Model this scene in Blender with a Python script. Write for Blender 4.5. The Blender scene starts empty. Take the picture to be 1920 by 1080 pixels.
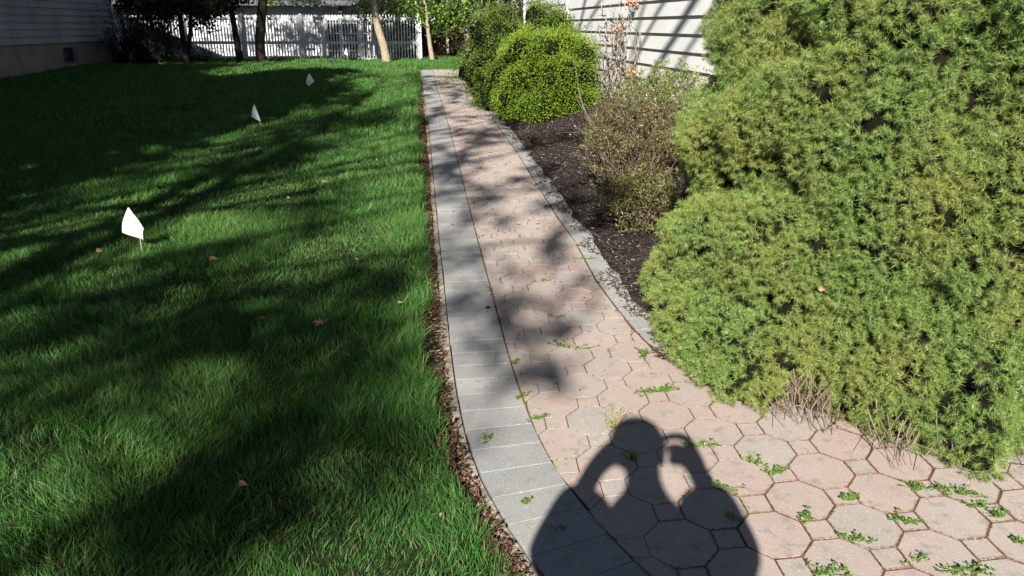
import bpy, math, random
import numpy as np
from mathutils import Vector, Matrix, noise as mn

random.seed(7)
rng = np.random.default_rng(11)
scene = bpy.context.scene
R = math.radians

# ------------------------------------------------------------------ camera
FPX = 1450.0                       # focal length in pixels of the 1920 wide photograph
PITCH = math.atan(493.0 / FPX)
CAMH = 1.5
cam_data = bpy.data.cameras.new('camera')
cam_data.sensor_width = 36.0
cam_data.lens = FPX * 36.0 / 1920.0
cam_data.clip_start = 0.03
cam_data.clip_end = 800.0
cam = bpy.data.objects.new('camera', cam_data)
scene.collection.objects.link(cam)
cam.location = (0, 0, CAMH)
cam.rotation_euler = (math.pi / 2 - PITCH, 0, 0)
scene.camera = cam

# ------------------------------------------------------------------ light
SUN_EL = R(30.4)
SUN_AZ = R(10.9)                   # the light travels forward and a little to the right
S = Vector((math.sin(SUN_AZ) * math.cos(SUN_EL), math.cos(SUN_AZ) * math.cos(SUN_EL), -math.sin(SUN_EL)))
world = bpy.data.worlds.new("World")
scene.world = world
world.use_nodes = True
wn = world.node_tree
bg = wn.nodes['Background']
sky = wn.nodes.new('ShaderNodeTexSky')
sky.sky_type = 'NISHITA'
sky.sun_disc = False
sky.sun_elevation = SUN_EL
sky.sun_rotation = math.atan2(-S.x, -S.y)
sky.air_density = 0.42
sky.dust_density = 0.3
wn.links.new(sky.outputs[0], bg.inputs[0])
bg.inputs[1].default_value = 0.05
sl = bpy.data.lights.new('sun', 'SUN')
sl.energy = 5.0
sl.angle = R(0.53)
sl.color = (1.0, 0.955, 0.88)
sun = bpy.data.objects.new('sun', sl)
scene.collection.objects.link(sun)
sun.rotation_euler = S.to_track_quat('-Z', 'Y').to_euler()
vs = scene.view_settings
vs.view_transform = 'Standard'
vs.look = 'None'
vs.gamma = 1.0
vs.use_curve_mapping = False
vs.exposure = 1.4

# ------------------------------------------------------------------ numeric helpers
_tab = rng.random((256, 256))
def vnoise(x, y):
    x = np.asarray(x, float); y = np.asarray(y, float)
    xi = np.floor(x).astype(int); yi = np.floor(y).astype(int)
    fx = x - xi; fy = y - yi
    fx = fx * fx * (3 - 2 * fx); fy = fy * fy * (3 - 2 * fy)
    a = _tab[xi & 255, yi & 255]; b = _tab[(xi + 1) & 255, yi & 255]
    c = _tab[xi & 255, (yi + 1) & 255]; d = _tab[(xi + 1) & 255, (yi + 1) & 255]
    return (a * (1 - fx) + b * fx) * (1 - fy) + (c * (1 - fx) + d * fx) * fy
def fnoise(x, y, o=3):
    s = 0; a = 1.0; t = 0
    for i in range(o):
        s = s + a * vnoise(x * 2 ** i + 17.3 * i, y * 2 ** i + 5.1 * i); t += a; a *= 0.5
    return s / t
def sstep(a, b, x):
    t = np.clip((np.asarray(x, float) - a) / (b - a), 0, 1)
    return t * t * (3 - 2 * t)

PROF_Y = [-60, 3.5, 5.5, 7, 9, 11, 13, 16, 18, 20, 24, 30, 60]
PROF_Z = [0, 0, .045, .09, .15, .19, .25, .32, .38, .415, .43, .43, .43]
def zprof(y):
    return np.interp(y, PROF_Y, PROF_Z)

CP, SP = math.cos(PITCH), math.sin(PITCH)
def ray(px, py):
    r = (px - 960) / FPX; d = (py - 540) / FPX
    return r, CP - d * SP, -(d * CP + SP)           # x, forward, up
def at(px, py, lift=0.0, zf=None):
    """ground point seen at a pixel"""
    zf = zf or (lambda x, y: float(zprof(y)))
    rx, ry, rz = ray(px, py)
    z = 0.0; t = 1
    for _ in range(40):
        t = (CAMH - z - lift) / -rz
        z = 0.5 * z + 0.5 * zf(rx * t, ry * t)
    return Vector((rx * t, ry * t, z + lift))
def atY(px, py, Y):
    rx, ry, rz = ray(px, py); t = Y / ry
    return Vector((rx * t, Y, CAMH + rz * t))

# path lines, measured where they stand on the ground
LJ = [at(*p) for p in [(811,130),(819,165),(830,198),(842,238),(853,282),(873,363),(897,457),(921,545),(947,644),(969,717),(1002,807),(1042,885),(1081.5,931),(1114,976),(1157,1021),(1207,1071)]]
LO = [at(*p) for p in [(791,130),(796,168),(801.7,218),(808,283),(815,380),(828,500),(838,590),(851,681),(863.5,774),(890,848),(920.6,925),(951,970),(984,1019),(1008,1072)]]
RJ = [at(*p) for p in [(868,130),(883,167),(910,200),(938,242),(967,283),(1013,355),(1045,407),(1077,450),(1120,530),(1183,612)]]
def xy(l): return [(p.x, p.y) for p in l][::-1]      # near to far
LJ = [(3.2, .82), (1.7, .93), (1.15, 1.08), (.8, 1.28), (.56, 1.55)] + xy(LJ)
LO = [(3.2, .55), (1.6, .66), (.95, .83), (.55, 1.07), (.27, 1.42)] + xy(LO)
RJ = xy(RJ)
def xat(line, y):
    ys = [p[1] for p in line]; xs = [p[0] for p in line]
    return np.interp(y, ys, xs)
YEND = LJ[-1][1]
BW = 0.27
def xro(y):                                          # outer edge of the right border
    return xat(RJ, y) + BW

def wallx(y):                                        # plane of the right-hand house
    return 1.39 - (np.asarray(y, float) - 12.9) * 0.1317
def zg(x, y):
    x = np.asarray(x, float); y = np.asarray(y, float)
    z = zprof(y)
    d = x - xro(y)
    m = sstep(.05, 1.25, d) * sstep(3.8, 6.5, y) * (1 - sstep(24, 28, y)) * .22
    return z + m
def zg1(x, y): return float(zg(x, y))
def atg(px, py, lift=0.0): return at(px, py, lift, zg1)

# ------------------------------------------------------------------ object helpers
def mesh_from(name, V, T, mat, smooth=False, k=3):
    V = np.asarray(V, np.float32); T = np.asarray(T, np.int32)
    me = bpy.data.meshes.new(name)
    me.vertices.add(len(V)); me.vertices.foreach_set('co', V.ravel())
    n = len(T)
    me.loops.add(n * k); me.loops.foreach_set('vertex_index', T.ravel())
    me.polygons.add(n)
    me.polygons.foreach_set('loop_start', np.arange(0, n * k, k, dtype=np.int32))
    me.polygons.foreach_set('loop_total', np.full(n, k, dtype=np.int32))
    me.polygons.foreach_set('use_smooth', np.full(n, bool(smooth)))
    me.update(calc_edges=True)
    me.materials.append(mat)
    return me
def link(name, me, parent=None):
    o = bpy.data.objects.new(name, me)
    scene.collection.objects.link(o)
    if parent: o.parent = parent
    return o
def tag(o, label=None, cat=None, group=None, kind=None):
    if label: o['label'] = label
    if cat: o['category'] = cat
    if group: o['group'] = group
    if kind: o['kind'] = kind
    return o
def empty(name, loc, label, cat, group=None):
    o = bpy.data.objects.new(name, None); scene.collection.objects.link(o)
    o.empty_display_size = 0.1
    o.location = loc
    return tag(o, label, cat, group)

class MB:
    """collects triangles in world space, builds one mesh object"""
    def __init__(self): self.v = []; self.t = []; self.n = 0
    def add(self, V, T):
        V = np.asarray(V, float).reshape(-1, 3); T = np.asarray(T, int).reshape(-1, 3)
        self.v.append(V); self.t.append(T + self.n); self.n += len(V)
    def quad(self, a, b, c, d): self.add([a, b, c, d], [[0, 1, 2], [0, 2, 3]])
    def poly(self, pts):
        self.add(pts, [[0, i, i + 1] for i in range(1, len(pts) - 1)])
    def box(self, lo, hi, M=None):
        x0, y0, z0 = lo; x1, y1, z1 = hi
        V = [(x0,y0,z0),(x1,y0,z0),(x1,y1,z0),(x0,y1,z0),(x0,y0,z1),(x1,y0,z1),(x1,y1,z1),(x0,y1,z1)]
        if M is not None: V = [tuple(M @ Vector(v)) for v in V]
        Q = [(0,3,2,1),(4,5,6,7),(0,1,5,4),(1,2,6,5),(2,3,7,6),(3,0,4,7)]
        T = []
        for a, b, c, d in Q: T += [[a, b, c], [a, c, d]]
        self.add(V, T)
    def tube(self, pts, rad, n=7, cap=True):
        pts = [Vector(p) for p in pts]; m = len(pts)
        if not hasattr(rad, '__len__'): rad = [rad] * m
        V = []; u = None
        for i, p in enumerate(pts):
            d = (pts[min(i + 1, m - 1)] - pts[max(i - 1, 0)])
            if d.length < 1e-9: d = Vector((0, 0, 1))
            d.normalize()
            if u is None:
                u = d.orthogonal().normalized()
            u = (u - d * u.dot(d)); u = u.normalized() if u.length > 1e-6 else d.orthogonal().normalized()
            w = d.cross(u)
            for k in range(n):
                a = 2 * math.pi * k / n
                V.append(p + (u * math.cos(a) + w * math.sin(a)) * rad[i])
        T = []
        for i in range(m - 1):
            for k in range(n):
                a = i * n + k; b = i * n + (k + 1) % n
                T += [[a, b, b + n], [a, b + n, a + n]]
        if cap:
            for k in range(1, n - 1):
                T.append([0, k + 1, k]); T.append([(m - 1) * n, (m - 1) * n + k, (m - 1) * n + k + 1])
        self.add([tuple(v) for v in V], T)
    def build(self, name, mat, parent=None, smooth=False, origin=None):
        V = np.concatenate(self.v); T = np.concatenate(self.t)
        o = Vector((0, 0, 0))
        if parent is not None:
            q = parent
            while q is not None: o = o + q.location; q = q.parent
            loc = Vector((0, 0, 0))
        elif origin is not None:
            o = Vector(origin); loc = o
        else:
            loc = o
        V = V - np.array(o)
        ob = link(name, mesh_from(name, V, T, mat, smooth), parent)
        ob.location = loc
        return ob

def unit(v):
    return v / np.maximum(np.linalg.norm(v, axis=-1, keepdims=True), 1e-9)
def rdir(n):
    return unit(rng.normal(size=(n, 3)))

def leaves(P, D, L, W, fold=0.25, up=None):
    """kite shaped folded leaves: P base points, D directions"""
    n = len(P); D = unit(D)
    L = np.broadcast_to(L, (n,))[:, None]; W = np.broadcast_to(W, (n,))[:, None]
    a = rdir(n) if up is None else unit(up + rng.normal(size=(n, 3)) * .5)
    s = unit(np.cross(D, a)); nn = np.cross(s, D)
    b = P; t = P + D * L - nn * L * .1
    m1 = P + D * L * .5 + s * W * .5 + nn * W * fold
    m2 = P + D * L * .5 - s * W * .5 + nn * W * fold
    V = np.stack([b, m1, t, m2], 1).reshape(-1, 3)
    i = np.arange(n)[:, None] * 4
    T = np.concatenate([i + [0, 1, 2], i + [0, 2, 3]], 1).reshape(-1, 3)
    return V, T
def needles(P, D, L, W):
    n = len(P); D = unit(D)
    L = np.broadcast_to(L, (n,))[:, None]; W = np.broadcast_to(W, (n,))[:, None]
    s = unit(np.cross(D, rdir(n)))
    V = np.stack([P - s * W * .5, P + s * W * .5, P + D * L], 1).reshape(-1, 3)
    T = np.arange(n * 3).reshape(-1, 3)
    return V, T

# ------------------------------------------------------------------ materials
def mat(name, rough=.7, spec=.3):
    m = bpy.data.materials.new(name); m.use_nodes = True
    b = m.node_tree.nodes['Principled BSDF']
    b.inputs['Roughness'].default_value = rough
    b.inputs['Specular IOR Level'].default_value = spec
    return m, m.node_tree, b
def ramp(nt, src, stops, interp='LINEAR'):
    r = nt.nodes.new('ShaderNodeValToRGB'); r.color_ramp.interpolation = interp
    e = r.color_ramp.elements
    while len(e) < len(stops): e.new(.5)
    for el, (p, c) in zip(e, stops):
        el.position = p; el.color = (*c, 1)
    nt.links.new(src, r.inputs[0]); return r.outputs[0]
def tex(nt, kind='noise', scale=5, detail=3, vec=None, rough=.55):
    if kind == 'noise':
        t = nt.nodes.new('ShaderNodeTexNoise'); t.inputs['Detail'].default_value = detail; t.inputs['Roughness'].default_value = rough
    else:
        t = nt.nodes.new('ShaderNodeTexVoronoi')
    t.inputs['Scale'].default_value = scale
    if vec is None:
        g = nt.nodes.new('ShaderNodeNewGeometry'); vec = g.outputs['Position']
    nt.links.new(vec, t.inputs['Vector'])
    return t.outputs[0] if kind == 'noise' else t.outputs['Distance']
def mixc(nt, f, a, b, mode='MIX'):
    m = nt.nodes.new('ShaderNodeMix'); m.data_type = 'RGBA'; m.blend_type = mode
    for sock, v in ((m.inputs[0], f), (m.inputs[6], a), (m.inputs[7], b)):
        if isinstance(v, (int, float)): sock.default_value = v
        elif isinstance(v, tuple): sock.default_value = (*v, 1)
        else: nt.links.new(v, sock)
    return m.outputs[2]
def island(nt):
    return nt.nodes.new('ShaderNodeNewGeometry').outputs['Random Per Island']
def bump(nt, b, h, strength=.3, dist=.01):
    n = nt.nodes.new('ShaderNodeBump'); n.inputs['Strength'].default_value = strength; n.inputs['Distance'].default_value = dist
    nt.links.new(h, n.inputs['Height']); nt.links.new(n.outputs[0], b.inputs['Normal'])
def math_(nt, op, a, b=0.0):
    m = nt.nodes.new('ShaderNodeMath'); m.operation = op
    for i, v in enumerate((a, b)):
        if isinstance(v, (int, float)): m.inputs[i].default_value = v
        else: nt.links.new(v, m.inputs[i])
    return m.outputs[0]

def leaf_mat(name, stops, rough=.45, spec=.4, trans=.25, patch=None, pscale=1.5):
    m, nt, b = mat(name, rough, spec)
    c = ramp(nt, island(nt), stops)
    if patch:
        c = mixc(nt, ramp(nt, tex(nt, scale=pscale, detail=3), [(.42, (0, 0, 0)), (.62, (1, 1, 1))]), c, patch)
    nt.links.new(c, b.inputs['Base Color'])
    if trans > 0:
        tr = nt.nodes.new('ShaderNodeBsdfTranslucent'); nt.links.new(c, tr.inputs[0])
        ms = nt.nodes.new('ShaderNodeMixShader'); ms.inputs[0].default_value = trans
        nt.links.new(b.outputs[0], ms.inputs[1]); nt.links.new(tr.outputs[0], ms.inputs[2])
        nt.links.new(ms.outputs[0], nt.nodes['Material Output'].inputs[0])
    return m
def plain(name, c1, c2, scale=8, rough=.8, spec=.2, bmp=0, bscale=60, bdist=.005):
    m, nt, b = mat(name, rough, spec)
    nt.links.new(mixc(nt, ramp(nt, tex(nt, scale=scale, detail=4), [(.35, (0, 0, 0)), (.65, (1, 1, 1))]), c1, c2), b.inputs['Base Color'])
    if bmp: bump(nt, b, tex(nt, scale=bscale, detail=4), bmp, bdist)
    return m

# grass
M_grass, nt, b = mat('grass', .55, .25)
c = ramp(nt, island(nt), [(0, (.021, .076, .015)), (.42, (.034, .122, .021)), (.82, (.062, .176, .029)), (.93, (.105, .20, .04)), (.955, (.20, .19, .08)), (1, (.26, .21, .11))])
c = mixc(nt, ramp(nt, tex(nt, scale=1.1, detail=4), [(.40, (0, 0, 0)), (.68, (.8, .8, .8))]), c, mixc(nt, .55, c, (.085, .15, .03)))
nt.links.new(c, b.inputs['Base Color'])
tr = nt.nodes.new('ShaderNodeBsdfTranslucent'); nt.links.new(c, tr.inputs[0])
ms = nt.nodes.new('ShaderNodeMixShader'); ms.inputs[0].default_value = .22
nt.links.new(b.outputs[0], ms.inputs[1]); nt.links.new(tr.outputs[0], ms.inputs[2])
nt.links.new(ms.outputs[0], nt.nodes['Material Output'].inputs[0])

M_soil = plain('soil', (.012, .018, .007), (.025, .028, .012), 9, .95, .1, .6, 40, .02)
M_straw = leaf_mat('dry_litter', [(0, (.03, .018, .012)), (.5, (.08, .042, .025)), (.88, (.15, .08, .05)), (1, (.30, .22, .15))], .8, .2, .1)

def paver_mat(name, stops):
    m, nt, b = mat(name, .85, .25)
    vv = math_(nt, 'ADD', math_(nt, 'MULTIPLY', island(nt), .52), math_(nt, 'MULTIPLY', math_(nt, 'SUBTRACT', tex(nt, scale=7, detail=3), .22), .85))
    c = ramp(nt, vv, stops)
    c = mixc(nt, ramp(nt, tex(nt, scale=6, detail=5), [(.40, (.0, .0, .0)), (.72, (.5, .5, .5))]), c, (.27, .245, .22))
    c = mixc(nt, ramp(nt, tex(nt, scale=2.2, detail=3), [(.45, (0, 0, 0)), (.7, (.35, .35, .35))]), c, (.36, .33, .30))
    grain = tex(nt, scale=330, detail=2)
    c = mixc(nt, ramp(nt, grain, [(.30, (1, 1, 1)), (.44, (0, 0, 0))]), c, mixc(nt, .45, c, (.06, .055, .05)))
    sp = tex(nt, 'vor', scale=150)
    spn = tex(nt, scale=90, detail=1)
    f = math_(nt, 'MULTIPLY', ramp(nt, sp, [(.16, (1, 1, 1)), (.24, (0, 0, 0))]), ramp(nt, spn, [(.52, (0, 0, 0)), (.58, (1, 1, 1))]))
    c = mixc(nt, f, c, (.66, .63, .58))
    st1 = ramp(nt, tex(nt, scale=14, detail=6, rough=.7), [(.54, (0, 0, 0)), (.66, (.7, .7, .7))])
    c = mixc(nt, st1, c, (.185, .165, .145))
    st2 = ramp(nt, tex(nt, scale=31, detail=4, rough=.7), [(.62, (0, 0, 0)), (.70, (.6, .6, .6))])
    c = mixc(nt, st2, c, (.42, .38, .33))
    nt.links.new(c, b.inputs['Base Color'])
    bump(nt, b, tex(nt, scale=230, detail=4), .7, .003)
    return m
M_pink = paver_mat('paver_blend', [(0, (.345, .258, .222)), (.42, (.35, .272, .236)), (.60, (.34, .278, .245)), (.74, (.315, .275, .245)), (.9, (.285, .267, .243)), (1, (.27, .26, .24))])
M_grey = paver_mat('paver_grey', [(0, (.21, .218, .22)), (.4, (.232, .24, .238)), (.7, (.26, .262, .256)), (1, (.285, .285, .275))])
M_joint, nt, b = mat('joint_fill', .95, .1)
c = mixc(nt, ramp(nt, tex(nt, scale=7, detail=4), [(.42, (0, 0, 0)), (.58, (1, 1, 1))]), (.045, .032, .022), (.14, .062, .034))
c = mixc(nt, ramp(nt, tex(nt, scale=4.3, detail=5), [(.54, (0, 0, 0)), (.62, (1, 1, 1))]), c, (.06, .062, .014))
nt.links.new(c, b.inputs['Base Color']); bump(nt, b, tex(nt, scale=200, detail=3), .8, .004)
M_haunch = plain('edging_concrete', (.30, .27, .21), (.14, .115, .085), 25, .95, .1, .8, 60, .01)
M_mulch = plain('mulch', (.010, .008, .007), (.040, .030, .026), 22, .95, .15, 1.0, 55, .03)
M_chip = leaf_mat('mulch_chips', [(0, (.012, .009, .008)), (.5, (.035, .025, .022)), (.8, (.075, .052, .042)), (1, (.24, .18, .14))], .7, .35, 0)
M_bark_shade = plain('bark_dark_shade', (.014, .011, .009), (.030, .025, .020), 14, .95, .1, 1.0, 30, .02)  # near-black tone puts the shade on the back trunks into the bark
M_bark_light = plain('bark_light', (.30, .25, .18), (.20, .165, .12), 16, .95, .1, 1.0, 40, .02)
M_twig = plain('dry_twig', (.22, .165, .13), (.12, .085, .065), 12, .85, .2)
M_twig_dark = plain('dark_twig', (.06, .045, .035), (.12, .085, .065), 12, .85, .2)
M_white = plain('white_vinyl', (.72, .73, .72), (.64, .65, .645), 2.5, .45, .4)
M_fence = plain('fence_vinyl', (.52, .54, .545), (.43, .46, .455), 3, .4, .4)
M_found_l = plain('foundation_concrete', (.23, .20, .165), (.15, .135, .115), 2.0, .9, .2, .4, 30, .01)
M_dark = plain('dark_glass', (.010, .012, .014), (.02, .022, .025), 3, .15, .5)
M_roof = plain('roof_shingle', (.05, .05, .052), (.08, .078, .075), 12, .9, .2, .5, 25, .01)
M_soffit = plain('soffit_paint', (.10, .10, .105), (.08, .08, .085), 4, .6, .3)
M_sid_l, nt, b = mat('siding_dirty', .6, .3)
c = mixc(nt, ramp(nt, tex(nt, scale=1.3, detail=4), [(.35, (0, 0, 0)), (.65, (1, 1, 1))]), (.27, .29, .29), (.18, .20, .195))
nt.links.new(c, b.inputs['Base Color'])
M_sid_r, nt, b = mat('siding_white', .5, .35)
c = mixc(nt, ramp(nt, tex(nt, scale=1.6, detail=4), [(.35, (0, 0, 0)), (.7, (1, 1, 1))]), (.70, .70, .68), (.62, .62, .60))
nt.links.new(c, b.inputs['Base Color'])
M_corner_l = plain('corner_trim_paint', (.46, .46, .52), (.38, .38, .44), 3, .5, .3)
M_flag, nt, b = mat('flag_plastic', .45, .3)
b.inputs['Base Color'].default_value = (.83, .84, .86, 1)
tr = nt.nodes.new('ShaderNodeBsdfTranslucent'); tr.inputs[0].default_value = (.8, .82, .85, 1)
ms = nt.nodes.new('ShaderNodeMixShader'); ms.inputs[0].default_value = .2
nt.links.new(b.outputs[0], ms.inputs[1]); nt.links.new(tr.outputs[0], ms.inputs[2])
nt.links.new(ms.outputs[0], nt.nodes['Material Output'].inputs[0])
M_flagink = plain('flag_ink', (.16, .20, .30), (.2, .24, .34), 8, .6, .2)
M_wire = plain('wire', (.45, .45, .45), (.32, .30, .28), 8, .4, .5)
M_sprig = leaf_mat('spruce_needles', [(0, (.085, .150, .033)), (.4, (.132, .218, .049)), (.8, (.188, .282, .065)), (.95, (.26, .32, .10)), (1, (.36, .26, .12))], .45, .35, .18, patch=(.21, .245, .060), pscale=2.6)
M_spruce_in = plain('spruce_shade', (.004, .006, .003), (.012, .010, .006), 20, .95, .05, .8, 60, .02)  # near black, painted shade for the gaps between spruce tufts
M_bud = plain('spruce_bud', (.42, .26, .10), (.36, .34, .10), 40, .6, .3)
M_box = leaf_mat('boxwood_leaves', [(0, (.045, .095, .010)), (.4, (.085, .15, .012)), (.8, (.14, .21, .018)), (1, (.20, .26, .03))], .5, .3, .25, patch=(.15, .22, .014), pscale=3.5)
M_boxd = leaf_mat('boxwood_leaves_deep', [(0, (.030, .062, .010)), (.5, (.06, .10, .012)), (.9, (.10, .15, .016)), (1, (.15, .20, .025))], .5, .3, .22, patch=(.085, .13, .012), pscale=3.5)
M_leafin = plain('shrub_shade', (.003, .005, .002), (.008, .010, .004), 20, .95, .05)  # near black, painted shade inside the boxwoods
M_azal = leaf_mat('azalea_leaves', [(0, (.034, .032, .015)), (.35, (.066, .056, .022)), (.65, (.085, .096, .026)), (.9, (.17, .17, .045)), (1, (.20, .10, .055))], .4, .4, .15)
M_azalg = leaf_mat('azalea_leaves_green', [(0, (.05, .075, .02)), (.5, (.12, .16, .035)), (.9, (.22, .26, .05)), (1, (.30, .28, .12))], .4, .4, .2)
M_rhodo = leaf_mat('dark_leaves', [(0, (.014, .022, .010)), (1, (.03, .04, .018))], .3, .5, .05)
M_weed = leaf_mat('weed_leaves', [(0, (.06, .12, .022)), (.5, (.11, .20, .035)), (1, (.20, .30, .06))], .4, .4, .3)
M_moss = leaf_mat('moss_leaves', [(0, (.10, .12, .02)), (1, (.25, .26, .04))], .6, .2, .2)
M_sprgreen = leaf_mat('spring_leaves', [(0, (.03, .06, .010)), (.45, (.07, .13, .015)), (.8, (.13, .21, .025)), (1, (.22, .31, .04))], .4, .4, .35)
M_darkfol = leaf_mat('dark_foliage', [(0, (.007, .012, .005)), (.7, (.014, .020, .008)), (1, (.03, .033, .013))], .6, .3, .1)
M_brownfol = leaf_mat('brown_foliage', [(0, (.05, .03, .018)), (.5, (.12, .065, .04)), (1, (.22, .12, .07))], .7, .2, .15)
M_oak = leaf_mat('dead_leaf', [(0, (.30, .16, .09)), (1, (.42, .28, .18))], .7, .2, .1)
M_dleaf = plain('dead_leaf_tan', (.36, .22, .13), (.24, .13, .075), 60, .75, .2)
M_evg = leaf_mat('evergreen_leaves', [(0, (.02, .04, .012)), (1, (.05, .08, .02))], .6, .2, 0)
M_skin = plain('skin', (.42, .25, .18), (.38, .22, .16), 20, .5, .3)
M_jacket = plain('jacket_cloth', (.04, .05, .08), (.05, .06, .09), 60, .9, .1)
M_jeans = plain('trouser_cloth', (.05, .07, .11), (.07, .09, .13), 80, .9, .1)
M_hair = plain('hair', (.03, .02, .012), (.05, .032, .02), 60, .6, .3)
M_phone = plain('phone_body', (.01, .01, .012), (.015, .015, .017), 10, .2, .5)

# ================================================================== SETTING
# ---- ground
xs = np.unique(np.concatenate([np.linspace(-70, -14, 15), np.linspace(-14, 5, 96), np.linspace(5, 70, 15)]))
ys = np.unique(np.concatenate([np.linspace(-50, -4, 12), np.linspace(-4, 8, 61), np.linspace(8, 30, 56), np.linspace(30, 120, 12)]))
X, Y = np.meshgrid(xs, ys)
in_path = ((X > xat(LO, Y) - .1) & (X < np.where(Y > 3.2, xro(Y) + .05, 99)) & (Y > .4) & (Y < YEND + .1))
Z = zg(X, Y) - np.where(in_path, .05, 0.0) + (fnoise(X * 1.3, Y * 1.3) - .5) * .02 * (~in_path)
nx, ny = len(xs), len(ys)
V = np.stack([X, Y, Z], -1).reshape(-1, 3)
idx = np.arange(nx * ny).reshape(ny, nx)
Q = np.stack([idx[:-1, :-1], idx[:-1, 1:], idx[1:, 1:], idx[1:, :-1]], -1).reshape(-1, 4)
tag(link('ground', mesh_from('ground', V, Q, M_soil, True, 4)), kind='structure')

# ---- paved path
def clip(poly, a, b, left=True):
    """keep the part of a 2D polygon left of a->b"""
    out = []
    ax, ay = a; dx, dy = b[0] - ax, b[1] - ay
    def side(p):
        s = dx * (p[1] - ay) - dy * (p[0] - ax)
        return s if left else -s
    for i in range(len(poly)):
        p, q = poly[i], poly[(i + 1) % len(poly)]
        sp_, sq = side(p), side(q)
        if sp_ >= 0: out.append(p)
        if sp_ * sq < 0:
            t = sp_ / (sp_ - sq); out.append((p[0] + (q[0] - p[0]) * t, p[1] + (q[1] - p[1]) * t))
    return out
def area(p):
    return abs(sum(p[i][0] * p[(i + 1) % len(p)][1] - p[(i + 1) % len(p)][0] * p[i][1] for i in range(len(p)))) / 2
def shrink(poly, g):
    cx = sum(p[0] for p in poly) / len(poly); cy = sum(p[1] for p in poly) / len(poly)
    out = []
    for p in poly:
        dx, dy = p[0] - cx, p[1] - cy; l = math.hypot(dx, dy)
        k = max(0, 1 - g / max(l, 1e-6)); out.append((cx + dx * k, cy + dy * k))
    return out
def add_paver(mb, poly, gap=.003, top=.0, tilt=.0012):
    poly = shrink(poly, gap)
    if len(poly) < 3 or area(poly) < 3e-4: return
    # drop doubled points
    q = []
    for p in poly:
        if not q or math.hypot(p[0] - q[-1][0], p[1] - q[-1][1]) > .004: q.append(p)
    if len(q) > 2 and math.hypot(q[0][0] - q[-1][0], q[0][1] - q[-1][1]) < .004: q.pop()
    if len(q) < 3: return
    n = len(q)
    cx = sum(p[0] for p in q) / n; cy = sum(p[1] for p in q) / n
    tx, ty, tz = random.gauss(0, tilt), random.gauss(0, tilt), random.gauss(0, .0006)
    def z(p, d): return zg1(p[0], p[1]) * 1.0 + top + tz + d + tx * (p[0] - cx) * 2 + ty * (p[1] - cy) * 2
    inn = shrink(q, .0012)
    V = [(p[0], p[1], z(p, -.04)) for p in q] + [(p[0], p[1], z(p, -.0005)) for p in q] + [(p[0], p[1], z(p, 0)) for p in inn]
    T = []
    for r in (0, 1):
        for i in range(n):
            j = (i + 1) % n
            a, b_, c_, d_ = r * n + i, r * n + j, (r + 1) * n + j, (r + 1) * n + i
            T += [[a, b_, c_], [a, c_, d_]]
    for i in range(1, n - 1): T.append([2 * n, 2 * n + i, 2 * n + i + 1])
    s = sum(q[i][0] * q[(i + 1) % n][1] - q[(i + 1) % n][0] * q[i][1] for i in range(n))
    if s < 0: T = [[t[0], t[2], t[1]] for t in T]
    mb.add(V, T)

def zgp(x, y): return float(zprof(y))
_zg_saved = zg1
def zg1(x, y): return float(zprof(y))       # the paving follows the profile only
O0 = np.array([.517, 1.989]); U = np.array([.158, -.138]); W_ = np.array([.142, .182])
def field_edge(y):   # right end of the field, wide near the camera
    return float(xat(RJ, y))
# right boundary of the field: straight joint, then sweeping right under the spruce
RB = [(4.0, 2.0), (2.6, 2.28), (1.95, 2.40), (1.62, 2.52), (1.3, 2.80), (1.0, 3.1), (.72, 3.36)] + [p for p in RJ if p[1] > 3.5]
def clip_line(poly, line, left):
    for i in range(len(line) - 1):
        a, b_ = line[i], line[i + 1]
        cx = sum(p[0] for p in poly) / len(poly); cy = sum(p[1] for p in poly) / len(poly)
        dx, dy = b_[0] - a[0], b_[1] - a[1]
        t = ((cx - a[0]) * dx + (cy - a[1]) * dy) / (dx * dx + dy * dy)
        if -.15 <= t <= 1.15:
            ex, ey = a[0] + dx * t - cx, a[1] + dy * t - cy
            if math.hypot(ex, ey) < .35:
                poly = clip(poly, a, b_, left)
                if len(poly) < 3: return []
    return poly
def clip_near(poly, line, left):
    cx = sum(p[0] for p in poly) / len(poly); cy = sum(p[1] for p in poly) / len(poly)
    best = None
    for a, b_ in zip(line[:-1], line[1:]):
        dx, dy = b_[0] - a[0], b_[1] - a[1]
        t = max(0, min(1, ((cx - a[0]) * dx + (cy - a[1]) * dy) / (dx * dx + dy * dy)))
        d = math.hypot(a[0] + dx * t - cx, a[1] + dy * t - cy)
        if best is None or d < best[0]: best = (d, a, b_)
    return clip(poly, best[1], best[2], left) if best[0] < .3 else poly
def inside_field(cx, cy):
    if cy > YEND: return False
    # far outside tests
    if cx < float(xat(LJ[5:], cy)) - .2 and cy > 1.6: return False
    if cy < 1.6:
        yy = np.interp(cx, [p[0] for p in LJ[:6]][::-1], [p[1] for p in LJ[:6]][::-1])
        if cy < yy - .2: return False
    if cy > 3.45: return cx < float(xat(RJ, cy)) + .2
    yb = np.interp(cx, [p[0] for p in RB[:8]][::-1], [p[1] for p in RB[:8]][::-1])
    return cx < .6 or cy < yb + .2
EDGES = []
LJc = [(p[0] + .005, p[1] + (.004 if p[1] < 2.4 else 0)) for p in LJ]; RBc = [(p[0] - .005, p[1] - (.004 if p[1] < 3 else 0)) for p in RB]
mb = MB()
bq = .207
octp = [(.5, -bq), (.5, bq), (bq, .5), (-bq, .5), (-.5, bq), (-.5, -bq), (-bq, -.5), (bq, -.5)]
sqp = [(.5 - bq, 0), (0, .5 - bq), (-.5 + bq, 0), (0, -.5 + bq)]
th = R(-3.0)
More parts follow.
